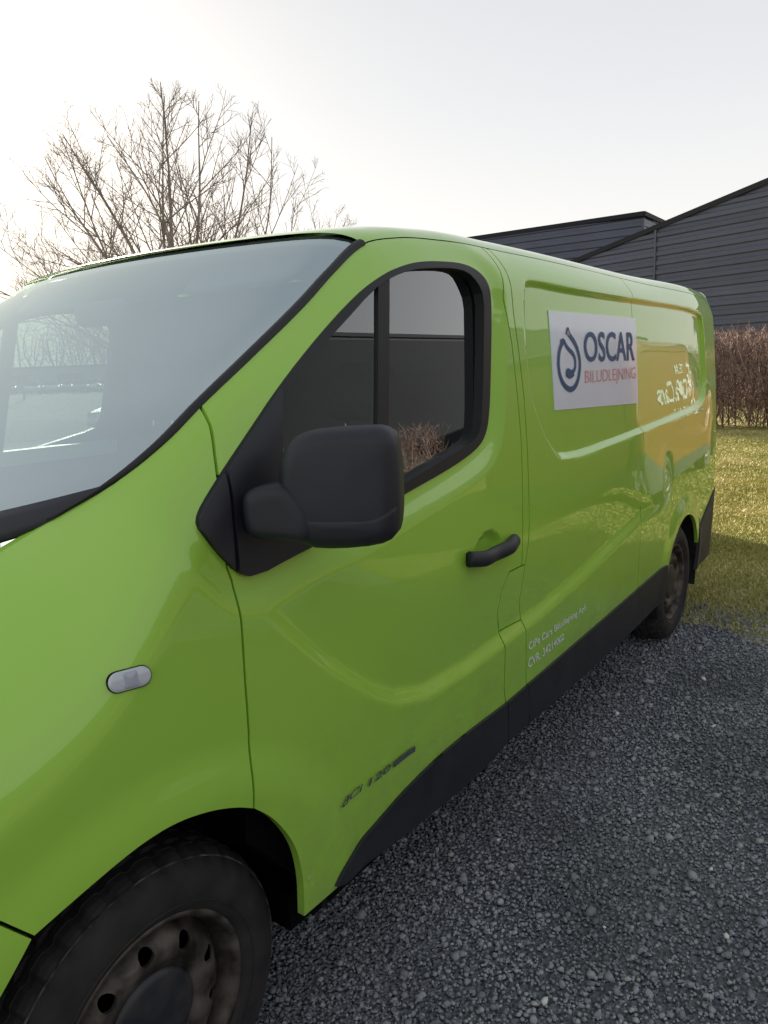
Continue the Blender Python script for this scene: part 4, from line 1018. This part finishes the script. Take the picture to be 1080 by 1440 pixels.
def fan_tree(seed):
    """limbs fanning out of a short trunk, side branches leaving them at an acute angle, three further orders"""
    rng = np.random.default_rng(seed); P = [np.zeros(3)]; par = [-1]; R = [.15]
    def room(p): return 6.55-.20*max(math.hypot(p[0], p[1])-.5, 0)**1.9-p[2]
    def run(i0, d, L, r, lvl, nseg):
        if lvl and room(P[i0]+d*L) < 0: L *= .45
        p = P[i0]; prev = i0; pts = []; st = L/nseg; rr_ = r
        wob = rng.normal(size=3)*(.035, .05, .06, .05)[min(lvl, 3)]
        for k in range(nseg):
            t = (k+1)/nseg
            d = d+wob*math.sin(3.2*t+lvl)+rng.normal(size=3)*(.03, .035, .04, .04)[min(lvl, 3)]+np.array([0, 0, (.026, .034, .03, .02)[min(lvl, 3)]]); d = d/np.linalg.norm(d)
            p = p+d*st; P.append(p); par.append(prev); prev = len(P)-1; R.append(r*(1-.80*t)+.0022); pts.append((prev, t, d))
        return pts
    tr = run(0, np.array([0, 0, 1.]), 1.75, .15, 0, 7)
    for i_, t, d in tr: R[i_] = .15-.03*t
    top = tr[-1][0]
    limbs = [(6, 306, 5.1, .060), (14, 126, 4.9, .064), (22, 20, 4.6, .050), (24, 300, 4.8, .056), (30, 215, 4.5, .048), (34, 130, 4.6, .052), (38, 306, 4.5, .050), (46, 60, 4.0, .038), (48, 120, 4.3, .044), (50, 312, 4.3, .044),
             (58, 296, 4.1, .040), (58, 138, 4.1, .040), (62, 240, 3.8, .034), (66, 318, 3.9, .036), (68, 118, 3.9, .036), (74, 300, 3.7, .032), (75, 132, 3.7, .032), (72, 20, 3.5, .028), (70, 190, 3.5, .028)]
    for inc, az, L, r in limbs:
        a, b_ = math.radians(inc), math.radians(az+rng.uniform(-8, 8)); d = np.array([math.sin(a)*math.cos(b_), math.sin(a)*math.sin(b_), math.cos(a)])
        L = L*(1+.30*(inc/75)**1.2); L *= 1
        while L > 2 and room(P[top]+d*L*.97) < 0: L *= .97
        l0 = run(top if inc < 50 else tr[int(rng.integers(3, 6))][0], d, L*rng.uniform(.93, 1.03), r, 0, 18)
        def side(pts, L, lvl):
            n = (10, 7, 4)[lvl]; sgn = 1
            for q in range(n):
                t = .14+.80*(q+rng.random()*.8)/n; k = min(int(t*len(pts)), len(pts)-1); i1, tt, d1 = pts[k]
                ax_ = np.cross(d1, np.array([0, 0, 1.])+.5*rng.normal(size=3)); ax_ /= np.linalg.norm(ax_)+1e-9; nn_ = np.cross(ax_, d1); ph = rng.uniform(-.9, .9)+(0 if sgn > 0 else math.pi); sgn = -sgn
                off_ = math.cos(ph)*ax_+math.sin(ph)*nn_*.7+np.array([0, 0, .2]); an = math.radians(rng.uniform(34, 60)); dd = d1*math.cos(an)+off_*math.sin(an); dd /= np.linalg.norm(dd)
                LL = L*(.40*(1-tt)+.17)*rng.uniform(.75, 1.2); c_ = run(i1, dd, LL, R[i1]*.62, lvl+1, (9, 6, 4)[lvl])
                if lvl < 2: side(c_, LL*(1.0 if lvl == 0 else 1.1), lvl+1)
        side(l0, L, 0)
    P_ = np.array(P); R_ = np.array(R); pa_ = np.array(par); ra = np.minimum(R_[pa_[1:]], R_[1:]*1.3); return P_, pa_, R_, ra
tree = empty('bare_tree', (TB[0], TB[1], 0))
FT = fan_tree(1); tree_obj(tree, (FT[0]*np.array([.97, .97, 1.07]), FT[1], FT[2]*.78, FT[3]*.78), .018)
tag(tree, 'leafless spreading tree standing behind the green van', 'tree')
# distant row of trees
def crown_far(rng, n):
    out = []
    while len(out) < n:
        x, y = rng.uniform(-2.4, 2.4, 2); z = rng.uniform(2.5, 9.6); rr_ = math.hypot(x, y)
        if rr_ < 2.4*math.sqrt(max(0, 1-((z-6)/3.7)**2)): out.append((x, y, z))
    return np.array(out)
protos = []
for k in range(3):
    protos.append(grow_tree(20+k, 2.0, crown_far, 420, .42, 2.2, .6, [((.2,.1,1), 2.4), ((-.3,.2,1), 2.2), ((.1,-.4,1), 2.0)], .022))
first = {}
where = [('beside the street lamp', -40), ('', 0)]
us = [-160, -95, -40, 8, 52, 84, 104, 122, 140, 153, 168, 184, 205, 240, 290]
for i, u_ in enumerate(us):
    P = CAM+ray_dir(u_, 540-.0365*(u_-100))*(112+7*math.sin(i*2.1)); k = i % 3; root = empty('distant_tree', (P[0], P[1], 0)); sc_ = .82+.3*((i*37) % 10)/10
    root.scale = (sc_, sc_, sc_); root.rotation_euler = (0, 0, i*1.7)
    if k not in first:
        tree_obj(root, protos[k], .06); first[k] = root
    else:
        for ch in first[k].children:
            c_ = ch.copy(); COL.objects.link(c_); c_.parent = root
    tag(root, 'thin bare tree in the distant row seen through the cab', 'tree', 'distant row of bare trees')

# ------------------------------------------------------------------ far side of the car park
m = mat('pale_wall', (.30,.33,.37), .8); noise_colour(m, (.26,.29,.33), (.34,.37,.41), .3, 6)
PD = CAM+ray_dir(100, 533)*100; wd = CR*np.array([1, 1, 0]); wd /= np.linalg.norm(wd); nd = np.array([-wd[1], wd[0], 0])
lb = empty('low_building', (PD[0], PD[1], 0))
def obox(root, s, t, z, size, name, m):
    v, f = box_geo((0, 0, 0), size); v = np.array(v); W3 = v[:,0:1]*wd+v[:,1:2]*nd+v[:,2:3]*np.array([0, 0, 1.])+(wd*s+nd*t+np.array([0, 0, z])); return mesh_obj(name, W3, f, m, root, False)
obox(lb, 0, 6, 1.55, (150, 12, 3.1), 'wall', 'pale_wall'); obox(lb, 0, 6, 3.2, (150.6, 12.6, .25), 'roof', 'roof_felt')
for i in range(-9, 10): obox(lb, i*7.5, -.03, 1.7, (3.4, .08, 1.1), 'window', 'roof_felt')
tag(lb, 'long low pale building across the car park, seen through the cab', 'building')
# street lamp
PL = CAM+ray_dir(31, 536)*62; lamp = empty('street_lamp', (PL[0], PL[1], 0))
v, f = tube([(0,0,0),(0,0,3.4),(0,0,6.8)], [.09,.07,.05], 8); mesh_obj('pole', v, f, 'pale_flashing', lamp)
v, f = tube([(0,0,6.75),(.3,.1,6.95),(.9,.3,7.0)], [.05,.04,.04], 8); mesh_obj('arm', v, f, 'pale_flashing', lamp)
slab('lamp_head', rrect(.55, .2, .08), ((1.05,.35,7.0), (.95,.31,0), (-.31,.95,0), (0,0,1)), .1, .03, 'roof_felt', lamp)
tag(lamp, 'slender grey street lamp in the car park seen through the cab', 'street lamp')
# parked cars
def make_car(name, paint_m, loc, ang):
    root = empty(name, loc); root.rotation_euler = (0, 0, ang)
    prof = smooth_poly(np.array([(-2.1,.32),(-2.12,.62),(-2.0,.78),(-1.1,.95),(-.45,1.38),(.1,1.47),(.9,1.45),(1.6,1.12),(2.05,1.0),(2.12,.6),(2.05,.3)]), 2)
    low = np.array([(x, min(z, .98+.02*x)) for x, z in prof]); V = []; Fc = []; ys = [-.86, -.80, -.5, 0, .5, .80, .86]; k = len(low)
    for y in ys:
        sh = .93 if abs(y) > .84 else 1.
        for x, z in low: V.append((x*sh, y, .3+(z-.3)*sh))
    for i in range(len(ys)-1):
        for j in range(k): Fc.append((i*k+j, i*k+(j+1) % k, (i+1)*k+(j+1) % k, (i+1)*k+j))
    Fc += [tuple(range(k)), tuple(range((len(ys)-1)*k, len(ys)*k))[::-1]]; mesh_obj('body', V, Fc, paint_m, root)
    cab = smooth_poly(np.array([(-1.15,.95),(-.48,1.36),(.1,1.44),(.85,1.42),(1.55,1.1),(1.6,.98)]), 2, False); V = []; Fc = []; k = len(cab)
    for y, q in ((-.78,.0),(-.66,1.),(0,1.02),(.66,1.),(.78,.0)):
        for x, z in cab: V.append((x*(1 if q else .98), y*1.0 if q == 0 else y, .95+(z-.95)*(q if q else .35)))
    for i in range(4):
        for j in range(k-1): Fc.append((i*k+j, i*k+j+1, (i+1)*k+j+1, (i+1)*k+j))
    mesh_obj('window_band', V, Fc, 'black_rubber', root)
    v, f = box_geo((.30, 0, 1.455), (1.1, 1.25, .05)); mesh_obj('roof', v, f, paint_m, root, False)
    for sx_ in (-1.3, 1.3):
        for sy_ in (-.80, .80):
            v, f = revolve([(0, -.09), (.2, -.09), (.3, -.07), (.31, 0), (.3, .07), (.2, .09), (0, .09)], 20); w = mesh_obj('wheel', v, f, 'tyre_rubber', root); w.location = (sx_, sy_, .31)
            v, f = revolve([(0, -.1), (.18, -.1), (.19, -.08)], 16); mesh_obj('rim', v, f, 'chrome', w)
    for sy_ in (-.62, .62):
        v, f = box_geo((-2.03, sy_, .70), (.12, .3, .12)); mesh_obj('headlight', v, f, 'lamp_lens', root, False)
    return root
PK = CAM+ray_dir(172, 545)*18; gk = np.array([PK[0], PK[1], 0])
c_ = make_car('parked_car', 'white_paint', tuple(gk+np.array([1.7, .3, 0])), .10); tag(c_, 'white hatchback parked beyond the van, seen through its passenger window', 'car')
carcol = [('white_paint', 'white'), ('silver_paint', 'silver'), ('dark_paint', 'dark grey'), ('white_paint', 'white'), ('red_paint', 'red')]
paint('silver_paint', (.42,.43,.45), (.46,.47,.49)); paint('dark_paint', (.03,.032,.036), (.04,.042,.046)); paint('red_paint', (.30,.02,.02), (.32,.03,.03))
def copy_tree(o, parent=None, over=None, skip=()):
    c = o.copy(); COL.objects.link(c); c.parent = parent
    if over and c.type == 'MESH':
        for sl_ in c.material_slots:
            if sl_.material and sl_.material.name in over:
                mm = MATS[over[sl_.material.name]]; sl_.link = 'OBJECT'; sl_.material = mm
    for ch in o.children:
        if ch.name.split('.')[0] in skip: continue
        copy_tree(ch, c, over, skip)
    return c
ct = {}
for i, u_ in enumerate([-70, -30, 12, 44, 72, 96, 112, 124, 137, 150, 162, 186, 220]):
    P = CAM+ray_dir(u_, 540)*(84+4*(i % 3)); pm_, cn = carcol[(i*3+1) % 5] if i not in (7, 9) else carcol[0]
    r_ = copy_tree(c_, None, {'white_paint': pm_}); r_.location = (P[0], P[1], 0); r_.rotation_euler = (0, 0, 1.05+.05*math.sin(i*3)); tag(r_, 'small %s car in the distant parked row' % cn, 'car', 'distant parked cars, %s' % cn)
for i in range(5):
    P = CAM+ray_dir(40+22*i, 552)*(40+5*i); d = np.array([.9, .43, 0])
    v, f = box_geo((0, 0, .004), (5, .12, .004)); 
PQ = CAM+ray_dir(95, 545)*34
for i in range(4):
    c0 = np.array([PQ[0], PQ[1], 0])+nd*(i*3.2-3); a = c0-wd*9; b_ = c0+wd*14; w_ = nd*.06
    o = mesh_obj('road_marking', [tuple(a-w_+np.array([0,0,.005])), tuple(b_-w_+np.array([0,0,.005])), tuple(b_+w_+np.array([0,0,.005])), tuple(a+w_+np.array([0,0,.005]))], [(0,1,2,3)], 'road_paint', None, False); tag(o, kind='structure')

# ------------------------------------------------------------------ neighbouring vans
SKIP = ('advert_panel', 'company_lettering', 'badge_lettering', 'badge_bar')
wv = copy_tree(VAN, None, {'green_paint': 'white_paint'}, SKIP); wv.name = 'van'; wv.location = (3.42, 2.75, 0)
tag(wv, 'plain white panel van parked beyond the green one, hidden behind it', 'van')
ov = copy_tree(VAN, None, {'green_paint': 'orange_paint'}, SKIP); ov.name = 'van'; ov.location = (10.75, -.95, 0); ov.rotation_euler = (0, 0, math.pi)
tag(ov, 'orange panel van with white lettering, mirrored in the green flank', 'van')
def flank_text(s, x_left, z_base, height, width, off=.0):
    V, Fc = text_mesh(s, off); lo, hi = V.min(0), V.max(0); uv = (V-lo)/(hi-lo)
    x = x_left+uv[:,0]*width; z = z_base+uv[:,1]*height; y = Y(x, z)-.006
    mesh_obj('lettering', np.stack([x, y, z], 1), Fc, 'grey_print', ov, False)
flank_text('TEAM', 1.95, 1.55, .12, .55, .01); flank_text('CiPe.Cars', 1.85, 1.22, .26, 1.7, .015); flank_text('INDSAT', 1.95, 1.02, .12, 1.0, .01)
for w_, h_ in ((.10, .34), (.22, .62)):
    t = np.linspace(math.pi*.5, math.pi*1.5, 17); cx, cz = 1.72, 1.34
    p = np.array([(cx+.08, cz+h_/2)]+[(cx-w_*.5+w_*.6*math.cos(a), cz+h_/2*math.sin(a)) for a in t]+[(cx+.08, cz-h_/2)])
    V, Fc = ribbon2d(p, .045); V = np.array(V); mesh_obj('logo_bracket', np.stack([V[:,0], Y(V[:,0], V[:,1])-.006, V[:,1]], 1), Fc, 'grey_print', ov, False)
